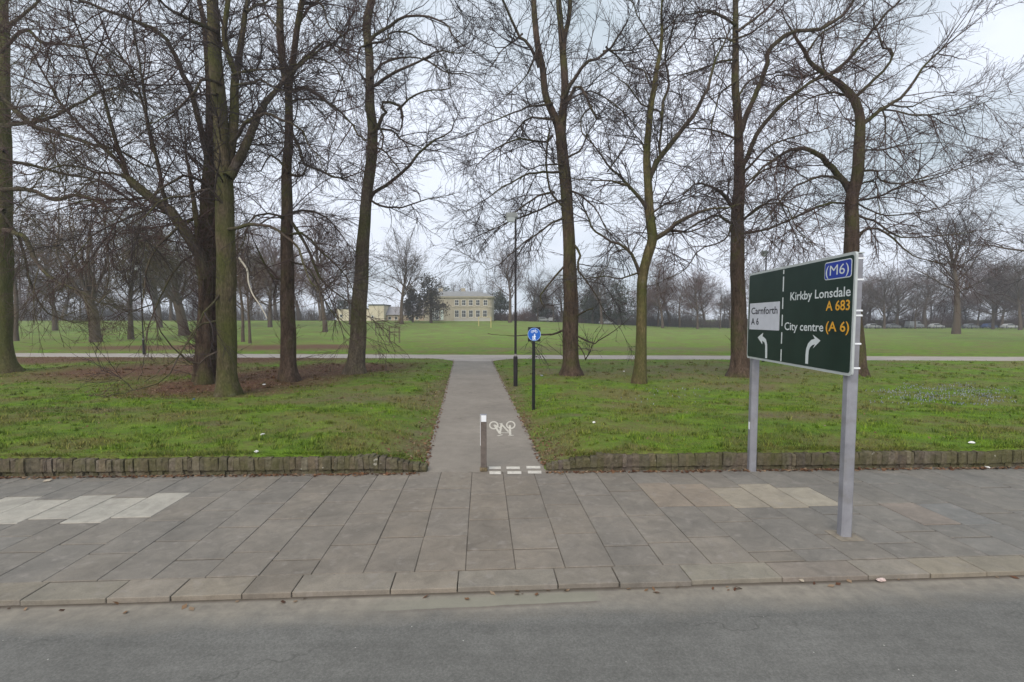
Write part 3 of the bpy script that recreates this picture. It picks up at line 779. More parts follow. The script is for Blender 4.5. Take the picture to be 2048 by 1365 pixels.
def spawn(rs, P, R, counts, t0, t1, ang, angv):
    N, Mm, _ = P.shape
    ix = np.repeat(np.arange(N), counts); n = len(ix)
    t_ = t0 + (t1 - t0) * rs.rand(n); f = t_ * (Mm - 1); i = np.minimum(f.astype(int), Mm - 2); fr = (f - i)[:, None]
    A, B = P[ix, i], P[ix, i + 1]; pos = A + (B - A) * fr; tan = unit(B - A)
    q = unit(np.cross(tan, rs.normal(0, 1, (n, 3))))
    an = np.radians(ang + rs.normal(0, angv, n))[:, None]
    r = R[ix, i] * (1 - fr[:, 0]) + R[ix, i + 1] * fr[:, 0]
    return ix, t_, pos, tan * np.cos(an) + q * np.sin(an), r
def taper(n, r0, r1, Mm): 
    k = np.linspace(0, 1, Mm)[None, :]
    return r0[:, None] * (1 - k) + r1[:, None] * k if not np.isscalar(r1) else r0[:, None] * (1 - k) + r1 * k
def cnt(rs, x): f = np.floor(x); return (f + (rs.rand(len(x)) < (x - f))).astype(int)
def twigs(rs, P, R, L, spec):
    """fine levels grown on a set of branches. L = lengths"""
    out = []
    for lv in spec:
        n = cnt(rs, L * lv['den'])
        ix, t_, pos, d, r = spawn(rs, P, R, n, lv.get('t0', .12), 1.0, lv['ang'], lv.get('angv', 16))
        ln = rs.uniform(lv['len'][0], lv['len'][1], len(ix)) * (1.15 - .55 * t_)
        Pn = grow(rs, pos, d, ln, lv['M'], lv['wob'], lv['trop'](pos) if callable(lv['trop']) else lv['trop'])
        r0 = np.minimum(r * .8, lv['r'][0] * (.6 + .5 * ln / lv['len'][1])); Rn = taper(len(ix), r0, lv['r'][1], lv['M'])
        out.append((Pn, Rn, lv.get('sides', 3)))
        P, R, L = Pn, Rn, ln
    return out
def catmull(pts, n):
    pts = np.asarray(pts, float); k = len(pts)
    if k < 3: 
        t_ = np.linspace(0, 1, n)[:, None]; return pts[0] * (1 - t_) + pts[-1] * t_
    ext = np.vstack([2 * pts[0] - pts[1], pts, 2 * pts[-1] - pts[-2]])
    ts = np.linspace(0, k - 1 - 1e-6, n); out = []
    for t_ in ts:
        i = int(t_); f = t_ - i; p0, p1, p2, p3 = ext[i:i + 4]
        out.append(.5 * (2 * p1 + (p2 - p0) * f + (2 * p0 - 5 * p1 + 4 * p2 - p3) * f * f + (3 * p1 - p0 - 3 * p2 + p3) * f ** 3))
    return np.array(out)
def stem_mesh(name, P, R, rs, sides=12, flare=0.0, gz=0.0):
    """one lumpy stem with optional root flare"""
    V, Fq = tubes(P[None], R[None], sides)
    V = V.reshape(len(P), sides, 3); ax = P[:, None, :]
    ph = rs.uniform(0, 6.28, 6)
    a = np.arange(sides) * 2 * np.pi / sides; z = P[:, 2][:, None]
    k = 1 + .055 * np.sin(3 * a[None] + ph[0] + z * .5) + .04 * np.sin(2 * a[None] + ph[1] - z * .9) + .045 * np.sin(z * 2.3 + ph[2] + a[None]) + rs.normal(0, .012, (len(P), sides))
    if flare:
        h = np.clip((z - gz) / .75, 0, 1); lob = .55 + .45 * np.sin(5 * a[None] + ph[3]) + .25 * np.sin(2 * a[None] + ph[4])
        k = k + flare * (1 - h) ** 3 * lob
    V = ax + (V - ax) * k[:, :, None]
    V = V.reshape(-1, 3)
    n = len(V); tip = P[-1] + (P[-1] - P[-2]) * .2
    V = np.vstack([V, tip[None]]); last = np.arange((len(P) - 1) * sides, len(P) * sides)
    tri = np.stack([last, np.roll(last, -1), np.full(sides, n)], 1)
    return np_mesh(name, V, Fq, tri, smooth=True)

def traced_tree(name, seed, base, stems, limbs, label, bark_m, twig_m, limb_m=None, dens=1.0, reach=1.0, cat='tree', group='tall bare trees along the park edge', shoots=0, flare=.5, droop=1.0):
    """stems / limbs: lists of (photo pixels, widths, depth at the tip). The first stem is the trunk."""
    rs = np.random.RandomState(seed)
    bpt = at_g(*base); Yb = bpt[1]
    o = empty(name, tuple(bpt), label, cat, group)
    PB = []; RB = []; LB = []; ST = []
    def conv(px, wd, dz, extend, start_d=0.0):
        n = len(px); seg = [0.0]
        for a, b in zip(px[:-1], px[1:]): seg.append(seg[-1] + math.hypot(b[0] - a[0], b[1] - a[1]))
        tot = seg[-1]; pts = []; rr = []
        for (x, y), s_ in zip(px, seg):
            f = s_ / tot; Yd = Yb + start_d + dz * f
            pts.append(at_y(x, y, Yd)); w = wd[len(rr)] if len(wd) == len(px) else np.interp(f, np.linspace(0, 1, len(wd)), wd); rr.append(w / 2 * .9 * Yd / F)
        if extend:
            d = unit(pts[-1] - pts[-2]); 
            for k in range(3):
                d = unit(d + rs.normal(0, .12, 3) + np.array([0, 0, .05])); pts.append(pts[-1] + d * extend / 3); rr.append(rr[-1] * .62)
        m = max(10, int(sum(np.linalg.norm(pts[i + 1] - pts[i]) for i in range(len(pts) - 1)) / .3)); m = min(m, 90)
        P = catmull(pts, m); R = np.interp(np.linspace(0, 1, m), np.linspace(0, 1, len(rr)), rr)
        return P, R
    first = True
    for st in stems:
        px, wd, dz = st[0], st[1], st[2]; ext = st[3] if len(st) > 3 else 5.0; sd_ = st[4] if len(st) > 4 else 0.0
        P, R = conv(px, wd, dz, ext, sd_)
        if first: P[0, 2] = bpt[2] - .25
        link('trunk' if first else 'stem', stem_mesh('trunk', P, R, rs, 18 if first else 12, flare if first else 0, bpt[2]), bark_m, o, world=True)
        first = False
        ST.append((catmull(P[:max(6, int(len(P) * .5))], 24), np.full(24, R[:len(P) // 2].mean())))
        L = np.linalg.norm(np.diff(P, axis=0), axis=1).sum()
        # twiggy side branches only leave the stem well above the ground
        k = np.argmax(P[:, 2] > bpt[2] + 4.5) if (P[:, 2] > bpt[2] + 4.5).any() else len(P) - 2
        k = min(k, len(P) - 3)
        Pc = catmull(P[k:], 24); Rc = np.interp(np.linspace(0, 1, 24), np.linspace(0, 1, len(P) - k), R[k:])
        PB.append(Pc); RB.append(Rc); LB.append(np.linalg.norm(np.diff(P[k:], axis=0), axis=1).sum() * .8)
    for lb in limbs:
        px, wd, dz = lb[0], lb[1], lb[2]; ext = lb[3] if len(lb) > 3 else 1.2
        P, R = conv(px, wd, dz, ext)
        b0 = P[0] - unit(P[1] - P[0]) * .22; P = np.vstack([b0[None], P]); R = np.concatenate([R[:1] * 1.15, R])
        R = np.maximum(R, .011)
        P = P + np.concatenate([np.zeros((1, 3)), rs.normal(0, .018, (len(P) - 1, 3))])
        link('limb', stem_mesh('limb', P, R, rs, 8), limb_m or M['bark_limb'], o, world=True)
        PB.append(catmull(P, 24)); RB.append(np.interp(np.linspace(0, 1, 24), np.linspace(0, 1, len(P)), R)); LB.append(np.linalg.norm(np.diff(P, axis=0), axis=1).sum() * (1.25 if P[:, 2].mean() > 5.5 else .10 if P[:, 2].mean() < 3.6 else .55))
    PB, RB, LB = np.array(PB), np.array(RB), np.array(LB)
    tr = lambda pos: np.where(pos[:, 2] < 8.5, -.045 * droop, np.where(pos[:, 2] < 13, -.005, .05))
    tr2 = lambda pos: np.where(pos[:, 2] < 8.5, -.06 * droop, np.where(pos[:, 2] < 13, -.02 * droop, .03))
    spec = [dict(den=1.9 * dens, ang=52, len=(1.0 * reach, 3.5 * reach), M=9, wob=.11, trop=tr, r=(.027, .0075), sides=5, t0=.1),
            dict(den=3.3, ang=40, len=(.5, 1.7), M=6, wob=.115, trop=tr2, r=(.0125, .0062), sides=3),
            dict(den=4.9, ang=34, len=(.25, .85), M=4, wob=.10, trop=tr2, r=(.0085, .0052), sides=3)]
    bt = twigs(rs, PB, RB, LB, spec)
    # short epicormic twigs straight off the limbs
    bt += twigs(rs, PB, RB, LB * 1.6, [dict(den=2.2 * dens, ang=62, len=(.3, 1.1), M=5, wob=.2, trop=tr2, r=(.012, .006), sides=3), dict(den=4, ang=40, len=(.15, .5), M=3, wob=.15, trop=0.0, r=(.008, .005), sides=3)])
    if shoots:
        PS = np.array([q[0] for q in ST]); RS = np.array([q[1] for q in ST])
        bt += twigs(rs, PS, RS, np.full(len(PS), 1.0), [dict(den=shoots, ang=42, len=(.5, 1.7), M=6, wob=.13, trop=.02, r=(.013, .006), sides=3, t0=.04), dict(den=4, ang=36, len=(.25, .7), M=4, wob=.13, trop=.03, r=(.008, .005), sides=3)])
    c = link('crown', tubes_mesh('crown', bt), twig_m, o, world=True)
    return o
R_ = 1
# leftmost giant at the frame edge
traced_tree('bare_tree', 11, (10, 745), [
    ([(9, 748), (4, 690), (3, 600), (3, 500), (3, 400), (5, 300), (7, 200), (9, 100), (6, 0)], [52, 42, 38, 38, 36, 30, 24, 20, 16], 0.5, 5)],
    [([(12, 462), (51, 475), (68, 520), (113, 564), (150, 578), (190, 600)], [11, 3], -3),
     ([(10, 251), (60, 245), (99, 236), (150, 212), (198, 185), (239, 171)], [9, 3], -2.5),
     ([(5, 196), (30, 220), (68, 253), (126, 270), (191, 290), (236, 301), (290, 330)], [11, 3], -4),
     ([(7, 100), (50, 60), (85, 85), (137, 90), (200, 110), (240, 160)], [8, 2.5], -3),
     ([(6, 380), (60, 380), (110, 400), (160, 390), (220, 420), (270, 470)], [10, 3], -2),
     ([(6, 320), (60, 330), (130, 350), (200, 360), (260, 400)], [8, 3], 3),
     ([(5, 430), (40, 480), (60, 560), (90, 620), (130, 640)], [7, 2.5], 2),
     ([(8, 60), (60, 20), (110, -30)], [8, 3], -2),
     ([(6, 300), (-60, 260), (-140, 250)], [9, 4], 2), ([(6, 200), (-70, 150), (-150, 100)], [9, 4], -3), ([(4, 420), (-60, 400), (-150, 440)], [9, 4], 2)],
    'thick mossy tree trunk cut by the left edge of the photo', M['bark_mossy'], M['twig_green'], dens=1.3, reach=1.2)
# big mossy trunk, left of centre
t1 = traced_tree('bare_tree', 12, (455, 790), [
    ([(456, 792), (453, 740), (453, 680), (453, 600), (453, 500), (450, 400), (447, 330), (441, 240), (432, 140), (427, 70), (424, -20)], [54, 42, 40, 39, 38, 38, 34, 28, 27, 25, 22], 0.4, 6),
    ([(452, 360), (461, 307), (468, 239), (470, 171), (475, 143), (485, 68), (499, -10)], [22, 20, 18, 14, 11, 9], 1.0, 5, .25),
    ([(472, 150), (458, 112), (449, 68), (458, -10)], [13, 11, 9], -.8, 4, .6)],
    [([(462, 345), (472, 328), (496, 280), (513, 239), (533, 205), (560, 171), (590, 140)], [20, 17, 12, 8], 2.0, 3),
     ([(468, 280), (480, 262), (492, 246), (513, 236), (533, 227), (560, 239), (598, 255), (620, 290)], [9, 3], -1.5),
     ([(455, 460), (471, 458), (492, 450), (533, 451), (570, 470), (600, 500), (620, 560)], [8, 3], -2.5),
     ([(430, 165), (405, 160), (383, 188), (360, 215), (330, 235)], [7, 2.5], -2),
     ([(430, 190), (395, 190), (370, 185)], [6, 2.5], 2),
     ([(470, 150), (500, 142), (540, 140), (556, 138)], [6, 3], -2),
     ([(448, 410), (420, 380), (380, 390), (330, 400), (280, 440)], [6, 2], -2.2),
     ([(450, 580), (430, 600), (400, 640), (380, 680), (350, 720)], [6, 2], -2),
     ([(450, 640), (400, 650), (370, 690), (330, 760), (270, 780)], [5, 2], -1.5),
     ([(452, 700), (420, 710), (390, 730), (340, 690), (310, 640)], [5, 2], -1.2),
     ([(425, 60), (380, 40), (340, 20), (300, -20)], [9, 4], -3), ([(497, 20), (530, 5), (555, -15)], [6, 3], 1.5),
     ([(471, 170), (500, 165), (525, 160), (550, 178)], [5, 2], -2)],
    'broad mossy trunk in the leaf litter, the nearest tree left of the path', M['bark_moss'], M['twig'], dens=1.0, shoots=25)
# pale stripped branch hanging beside it
Yb = 18.6
P = catmull([at_y(x, y, Yb - .6 + .004 * k) for k, (x, y) in enumerate(((478, 516), (494, 540), (497, 565), (506, 590), (521, 612), (534, 637)))], 26)
o = link('dead_branch', stem_mesh('dead_branch', P, np.linspace(.032, .016, 26), np.random.RandomState(1), 7), M['pale_wood'], t1, world=True); o['label'] = 'pale bark-stripped dead branch'
# browner twin stem just behind, with the great leaning limb
traced_tree('bare_tree', 13, (410, 768), [
    ([(410, 768), (411, 720), (411, 640), (410, 540), (411, 470), (412, 400), (415, 342), (419, 273), (420, 205), (417, 140), (410, 60), (396, -10)], [36, 30, 28, 27, 26, 24, 19, 17, 15, 13, 11, 9], 0.5, 5),
    ([(426, 770), (428, 700), (431, 600), (428, 500), (424, 420), (426, 330)], [24, 20, 18, 15, 10], .6, 2, .5), ([(394, 764), (399, 700), (404, 600), (400, 520), (392, 440), (380, 350)], [20, 16, 14, 11, 7], -.5, 2, .1)],
    [([(408, 545), (395, 500), (369, 464), (342, 424), (328, 412), (290, 386), (258, 360)], [26, 24, 20, 17], -1.0, .3),
     ([(262, 364), (250, 330), (236, 297), (219, 239), (205, 191), (191, 154), (171, 103), (150, 40)], [10, 3], -2.0, 2),
     ([(258, 360), (236, 325), (191, 280), (154, 243), (120, 205), (96, 161), (68, 113)], [9, 3], -1.4, 2),
     ([(334, 414), (326, 380), (311, 308), (294, 239), (287, 171), (277, 120), (265, 40)], [9, 3], -2.4, 2),
     ([(303, 290), (290, 222), (260, 137), (222, 103), (170, 60)], [6, 2.5], -2.4, 2),
     ([(412, 300), (405, 275), (398, 246), (383, 188), (362, 137), (342, 92), (318, 65), (290, 51), (200, 15), (140, -8)], [13, 10, 7, 4], -1.5, 2),
     ([(290, 388), (240, 350), (190, 345), (130, 330), (60, 350)], [6, 2.5], .5, 1.5),
     ([(412, 430), (380, 440), (340, 470), (300, 520), (285, 600)], [8, 2.5], -2),
     ([(412, 370), (370, 350), (335, 370), (300, 395)], [7, 3], -2), ([(345, 430), (300, 420), (250, 440), (190, 470), (140, 520)], [6, 2], -1.5),
     ([(410, 500), (370, 520), (330, 570), (300, 650), (290, 700)], [5, 2], -1.5), ([(300, 395), (250, 400), (180, 400), (110, 420)], [5, 2], -2)],
    'brown trunk close behind the mossy one, with a long limb leaning left', M['bark_brown'], M['twig_red'], dens=1.1, reach=1.1, shoots=170)
# forked tree
traced_tree('bare_tree', 14, (577, 762), [
    ([(578, 764), (577, 720), (575, 640), (574, 540), (574, 444), (574, 342), (578, 273), (578, 205), (574, 150)], [46, 33, 30, 28, 25, 20, 17, 16, 15], 0.3, .4),
    ([(574, 170), (566, 130), (561, 68), (560, -10)], [15, 15, 14], .6, 5, .3), ([(578, 175), (585, 130), (595, 51), (607, -10)], [14, 13, 11], -.7, 5, .3)],
    [([(588, 145), (597, 130), (612, 116), (639, 92), (655, 82), (677, 96), (700, 110)], [7, 2], -2), ([(612, 116), (650, 121), (672, 135), (690, 170)], [4, 2], -1.5),
     ([(580, 183), (600, 178), (615, 179), (650, 202), (670, 215), (694, 236), (712, 262)], [9, 3], -2), ([(580, 202), (609, 198), (643, 200), (680, 230)], [5, 2], 2),
     ([(582, 262), (598, 294), (602, 314), (612, 331), (632, 338), (677, 357), (720, 345)], [7, 2.5], -1.8), ([(582, 350), (605, 352), (612, 333)], [6, 4], -.8, .1),
     ([(578, 440), (589, 455), (616, 500), (640, 555), (660, 578), (702, 608)], [8, 2.5], -1.5), ([(576, 470), (610, 470), (640, 500), (680, 540), (705, 580)], [6, 2], -2.2), ([(576, 520), (620, 540), (650, 600), (690, 660)], [5, 2], -1.6),
     ([(570, 440), (540, 425), (500, 440), (490, 480)], [6, 2], -1.5), ([(572, 430), (610, 420), (660, 440), (690, 480)], [6, 2], 2), ([(572, 340), (540, 310), (520, 345), (505, 330)], [5, 2], 1.5), ([(575, 560), (545, 555), (520, 510), (500, 460)], [5, 2], 1),
     ([(605, 10), (640, 8), (652, 30), (660, 55), (690, 75)], [6, 2], -2), ([(600, 40), (630, 5), (680, -20)], [6, 3], 2), ([(560, 60), (530, 30), (500, 40)], [5, 2], 2)],
    'straight brown trunk forking high up, rising from red leaf litter', M['bark_brown'], M['twig_red'], dens=1.05, shoots=30)
# curving grey trunk
traced_tree('bare_tree', 15, (712, 747), [
    ([(710, 750), (714, 700), (717, 639), (721, 580), (724, 537), (729, 450), (733, 400), (737, 365), (743, 308), (745, 256), (739, 212), (740, 164), (739, 120), (735, 80), (734, 50), (740, 17), (748, -20)], [46, 36, 33, 31, 28, 26, 24, 23, 21, 20, 18, 18, 17, 15], 0.3, 6)],
    [([(748, 262), (757, 253), (765, 232), (772, 225), (765, 215), (767, 205), (781, 204), (801, 215), (806, 232), (805, 253), (798, 263), (774, 251)], [9, 7, 5, 3], -.8, .3),
     ([(801, 214), (822, 195), (846, 186), (870, 181), (897, 178), (901, 167), (897, 150)], [5, 2], -1), ([(745, 175), (752, 171), (777, 154), (811, 137), (846, 120), (876, 103), (907, 106)], [7, 2.5], -1.5),
     ([(852, 120), (890, 144), (931, 150), (958, 164)], [4, 1.5], -1.2), ([(746, 150), (753, 140), (770, 125), (805, 116), (839, 116), (870, 130)], [6, 2], 1.5),
     ([(742, 82), (750, 72), (781, 51), (811, 34), (839, 31), (873, 38), (897, 55), (910, 78), (940, 100)], [7, 2], -1.5),
     ([(742, 86), (774, 82), (776, 68), (788, 65), (808, 63), (829, 72), (842, 85), (873, 96), (880, 110)], [5, 2], 1.2),
     ([(740, 400), (748, 386), (774, 369), (808, 342), (842, 304), (863, 284), (897, 267), (912, 239)], [8, 6, 2], -1.5), ([(740, 398), (750, 407), (774, 414), (805, 415), (839, 403), (873, 396)], [5, 2], -2),
     ([(748, 250), (765, 263), (764, 294), (757, 304)], [5, 3], -.7, .3), ([(757, 298), (767, 301), (784, 321), (798, 342)], [4, 2.5], -.8), ([(765, 258), (790, 262), (800, 280), (830, 292), (850, 300)], [5, 2], 1.5),
     ([(746, -10), (790, -30), (850, -40), (910, -20)], [7, 3], -2), ([(733, 90), (718, 100), (715, 130), (722, 150)], [4, 2], 1)],
    'grey trunk in a gentle S curve left of the path, with a hooked curly limb', M['bark_grey'], M['twig'], dens=.8, reach=.85)
# right of the path
traced_tree('bare_tree', 16, (1142, 752), [
    ([(1142, 755), (1141, 710), (1141, 639), (1140, 560), (1138, 500), (1136, 440), (1132, 376), (1126, 308), (1119, 256), (1105, 225), (1091, 188), (1085, 137), (1076, 96), (1070, 45), (1066, -10)], [46, 34, 33, 31, 28, 26, 25, 24, 22, 17, 15, 14, 13, 12, 11], 0.4, 5),
    ([(1122, 275), (1125, 235), (1129, 191), (1129, 154), (1126, 103), (1122, 60), (1117, -10)], [18, 17, 16, 13, 11], 1.0, 5, .2), ([(1127, 110), (1131, 68), (1137, 41), (1141, -10)], [10, 9], .4, 4, .7)],
    [([(1074, 126), (1064, 103), (1047, 79), (1035, 65), (1018, 30), (1003, -10)], [7, 4], -1.5), ([(1040, 72), (1020, 88), (1000, 105), (985, 130)], [4, 1.5], -1.5),
     ([(1130, 190), (1136, 178), (1153, 150), (1173, 126), (1197, 116), (1218, 99), (1242, 68)], [9, 4], -1), ([(1215, 102), (1240, 99), (1262, 102), (1290, 75)], [4, 2], -1), ([(1218, 99), (1240, 118), (1255, 140), (1275, 150)], [4, 2], 1.5),
     ([(1138, 200), (1153, 172), (1170, 185), (1180, 212), (1192, 234)], [7, 6, 5], -1, .1), ([(1180, 218), (1165, 235), (1162, 262), (1180, 285)], [4, 2], -1.2), ([(1132, 205), (1170, 185), (1200, 190), (1235, 215), (1270, 250)], [4, 1.5], -2),
     ([(1120, 407), (1105, 390), (1098, 369), (1093, 338), (1093, 297), (1098, 267)], [5, 4, 4], -1.2, .2), ([(1101, 386), (1078, 391), (1054, 407), (1033, 424), (1005, 445)], [5, 2], -1.6),
     ([(1121, 345), (1085, 345), (1054, 349), (1030, 362), (1002, 376), (970, 400)], [6, 2], -2), ([(1119, 330), (1090, 330), (1066, 337), (1050, 338), (1043, 330)], [4, 2], 1),
     ([(1100, 278), (1091, 284), (1054, 280), (1020, 284), (985, 301), (955, 330)], [5, 2], -2), ([(1098, 208), (1060, 212), (1037, 222), (1002, 236), (965, 250)], [5, 2], -2), ([(1100, 238), (1064, 236), (1043, 250), (1026, 270), (1000, 300)], [5, 2], 1.5),
     ([(1128, 438), (1105, 444), (1081, 465), (1043, 489), (1010, 520)], [5, 2], -1.5), ([(1128, 535), (1105, 561), (1085, 585), (1081, 598), (1086, 608)], [5, 3], -1.2, .3), ([(1124, 400), (1080, 420), (1030, 440), (960, 470)], [5, 2], 1.5),
     ([(1147, 488), (1160, 509), (1156, 537), (1180, 571), (1197, 602), (1208, 622)], [6, 2], -1), ([(1152, 634), (1165, 626), (1184, 619)], [4, 3], -1, .1), ([(1126, 660), (1105, 670), (1085, 670), (1028, 672)], [5, 2], -1.5), ([(1152, 670), (1184, 687), (1197, 684), (1225, 665)], [4, 2], -1), ([(1155, 690), (1165, 700), (1172, 720), (1190, 680)], [3, 1.5], -.8),
     ([(1132, 380), (1160, 390), (1190, 420), (1215, 460)], [5, 2], -1.5), ([(1130, 320), (1160, 300), (1175, 270), (1190, 245)], [5, 2], 1.5), ([(1076, 100), (1060, 140), (1040, 165), (1015, 190)], [4, 1.5], -2)],
    'dark straight trunk right of the path, first tree beside the lamp post', M['bark_brown'], M['twig'], dens=.88, reach=.95, shoots=26)
traced_tree('bare_tree', 17, (1279, 767), [
    ([(1278, 768), (1281, 735), (1283, 700), (1283, 639), (1284, 571), (1288, 540), (1295, 510), (1304, 479), (1301, 445), (1298, 417), (1296, 376), (1293, 325), (1296, 273), (1302, 212), (1310, 171), (1314, 137), (1320, 109), (1324, 68), (1323, 30)], [34, 26, 24, 22, 21, 20, 21, 20, 18, 16, 14, 12, 11, 9, 7, 5], 0.0, 2.5)],
    [([(1298, 365), (1303, 348), (1320, 314), (1348, 280), (1372, 250), (1396, 219), (1409, 191), (1416, 178), (1426, 137), (1442, 95)], [12, 10, 7, 4], -1.2), ([(1319, 312), (1319, 290), (1322, 260), (1324, 232), (1315, 220), (1303, 219)], [6, 5, 4], .6, .1),
     ([(1324, 232), (1327, 202), (1337, 171), (1334, 144), (1331, 110), (1345, 60)], [6, 3], .8), ([(1301, 216), (1276, 202), (1255, 174), (1235, 157)], [4, 2], -1), ([(1308, 170), (1296, 167), (1293, 144), (1272, 137), (1255, 130)], [4, 2], 1),
     ([(1280, 548), (1272, 530), (1262, 509), (1245, 492), (1221, 482), (1194, 468), (1180, 451), (1173, 427), (1150, 390)], [8, 5, 2], -1.2), ([(1278, 546), (1242, 557), (1208, 554), (1165, 557)], [4, 1.5], -1.5), ([(1250, 500), (1226, 507), (1210, 540)], [3, 1.5], -1),
     ([(1297, 425), (1279, 396), (1262, 379), (1255, 371), (1235, 366), (1214, 362), (1156, 359)], [9, 7, 3, 2], -1.2), ([(1255, 371), (1242, 355), (1221, 335), (1201, 308), (1173, 273)], [6, 2], -1.2), ([(1221, 335), (1245, 300), (1265, 260), (1285, 240)], [3, 1.5], -1),
     ([(1308, 478), (1337, 462), (1355, 444), (1385, 431), (1406, 421), (1460, 414)], [11, 8, 3], -1), ([(1344, 462), (1368, 465), (1396, 458), (1430, 440)], [5, 2], -1.5), ([(1301, 430), (1327, 410), (1351, 407), (1390, 390)], [5, 2], 1), ([(1318, 110), (1300, 70), (1280, 40), (1265, 10)], [4, 2], -1), ([(1314, 140), (1345, 110), (1375, 80), (1400, 40)], [4, 2], 1),
     ([(1295, 330), (1285, 290), (1270, 270), (1258, 255)], [4, 2], 1), ([(1324, 68), (1350, 40), (1375, 10)], [3, 2], -1)],
    'slender olive trunk with a kink and forked upper stems, second right of the path', M['bark_olive'], M['twig'], dens=.92, reach=.78, flare=.35)
traced_tree('bare_tree', 18, (1481, 753), [
    ([(1481, 756), (1480, 715), (1478, 639), (1475, 560), (1474, 500), (1474, 444), (1478, 376), (1478, 308), (1476, 239), (1471, 171), (1471, 103), (1471, 34), (1469, -10)], [50, 38, 33, 30, 28, 26, 24, 20, 17, 15, 13, 12, 11], 0.3, 6)],
    [([(1484, 335), (1493, 318), (1512, 273), (1539, 236), (1567, 205), (1594, 185), (1620, 165), (1660, 150)], [11, 9, 4], -1.5), ([(1480, 268), (1486, 256), (1498, 219), (1519, 171), (1533, 130), (1539, 99), (1567, 75), (1594, 62), (1645, 56), (1690, 27), (1710, -5)], [12, 10, 8, 5], -1.2),
     ([(1467, 120), (1433, 126), (1382, 144), (1348, 150)], [5, 2], -2), ([(1467, 46), (1440, 31), (1413, 24), (1375, 30)], [6, 2.5], -2), ([(1466, 415), (1460, 407), (1443, 386), (1423, 373), (1396, 366), (1370, 385)], [9, 6, 2], -2),
     ([(1470, 275), (1461, 273), (1423, 260), (1375, 256)], [5, 2], 1.5), ([(1467, 165), (1442, 185), (1430, 222), (1424, 260)], [4, 2], -1.5), ([(1484, 445), (1512, 417), (1539, 407), (1567, 410), (1590, 450)], [5, 2], -2), ([(1486, 440), (1519, 417), (1553, 400), (1570, 424), (1590, 470)], [5, 2], 1.5),
     ([(1485, 468), (1539, 458), (1594, 434), (1649, 410)], [6, 2], 1), ([(1466, 450), (1432, 432), (1400, 445), (1365, 465), (1340, 470)], [6, 2], -2), ([(1484, 350), (1519, 310), (1545, 290), (1600, 270), (1640, 262)], [6, 2], -2), ([(1478, 60), (1520, 30), (1560, -10)], [6, 3], 1.5), ([(1486, 380), (1530, 340), (1580, 335), (1615, 360)], [5, 2], 2),
     ([(1464, 440), (1450, 480), (1400, 500), (1370, 540), (1330, 560)], [4, 1.5], -1.5), ([(1470, 205), (1500, 160), (1540, 150), (1575, 140)], [5, 2], 2), ([(1470, 80), (1500, 70), (1530, 45)], [5, 2], -1), ([(1466, 85), (1440, 75), (1420, 95)], [4, 2], 2)],
    'reddish brown straight trunk just left of the big green road sign', M['bark_brown'], M['twig_red'], dens=1.05, shoots=25)
traced_tree('bare_tree', 19, (1713, 751), [
    ([(1714, 753), (1712, 720), (1708, 640), (1705, 560), (1703, 496), (1703, 444), (1704, 393), (1713, 359), (1717, 308), (1720, 267), (1719, 232), (1707, 198), (1683, 171), (1649, 147), (1621, 126), (1611, 106), (1594, 80)], [44, 36, 34, 33, 32, 31, 29, 25, 23, 22, 21, 18, 15, 11, 8, 6], -0.6, 1.5)],
    [([(1700, 388), (1686, 359), (1662, 335), (1642, 314), (1621, 301), (1601, 297), (1574, 304), (1546, 321), (1519, 342), (1495, 369)], [14, 13, 9, 5, 3], -1.5), ([(1696, 366), (1656, 352), (1621, 359), (1587, 376), (1553, 410), (1526, 444)], [6, 2], -2.2), ([(1692, 407), (1656, 407), (1615, 420), (1580, 441)], [5, 2], -1.5),
     ([(1712, 195), (1741, 167), (1765, 144), (1782, 120), (1784, 99), (1765, 96), (1762, 82)], [7, 6, 5, 4], -1), ([(1660, 152), (1690, 126), (1717, 96), (1744, 62), (1772, 31), (1806, -4)], [8, 4], -1.2, 3), ([(1724, 250), (1734, 243), (1758, 222), (1786, 208), (1816, 181), (1844, 137), (1861, 120), (1912, 75), (1963, 34)], [9, 6, 3, 1.5], -1.5),
     ([(1786, 210), (1820, 215), (1860, 195), (1910, 190)], [4, 1.5], -1), ([(1770, 218), (1792, 222), (1844, 232), (1895, 222), (1946, 212)], [4, 1.5], -2), ([(1722, 343), (1755, 342), (1758, 356), (1786, 369), (1844, 362), (1890, 350)], [5, 2], -1.2), ([(1720, 370), (1748, 362), (1755, 380), (1757, 410)], [4, 2], -1), ([(1718, 400), (1758, 393), (1792, 376), (1844, 356), (1929, 335)], [5, 1.5], -1.5),
     ([(1716, 475), (1734, 458), (1765, 462), (1792, 482), (1827, 513), (1854, 520)], [6, 2], -1.5), ([(1716, 432), (1751, 444), (1792, 472), (1861, 472), (1929, 468)], [5, 1.5], -2), ([(1717, 300), (1760, 300), (1810, 290), (1880, 285)], [4, 1.5], 1.5), ([(1765, 222), (1770, 250), (1765, 285)], [4, 2], -1.2), ([(1645, 148), (1620, 165), (1590, 185)], [6, 3], -1), ([(1613, 108), (1640, 70), (1690, 40), (1740, 0)], [5, 2], 1.5),
     ([(1717, 410), (1770, 430), (1840, 425), (1900, 410)], [4, 1.5], 1.5), ([(1640, 145), (1600, 155), (1560, 150), (1530, 170)], [5, 2], 2), ([(1700, 190), (1660, 185), (1610, 200), (1580, 230)], [5, 2], -1.2), ([(1650, 148), (1640, 100), (1650, 60)], [5, 2], -1)],
    'crooked trunk bending left at the top, rising behind the road sign', M['bark_brown'], M['twig_red'], dens=.98, reach=1.05)

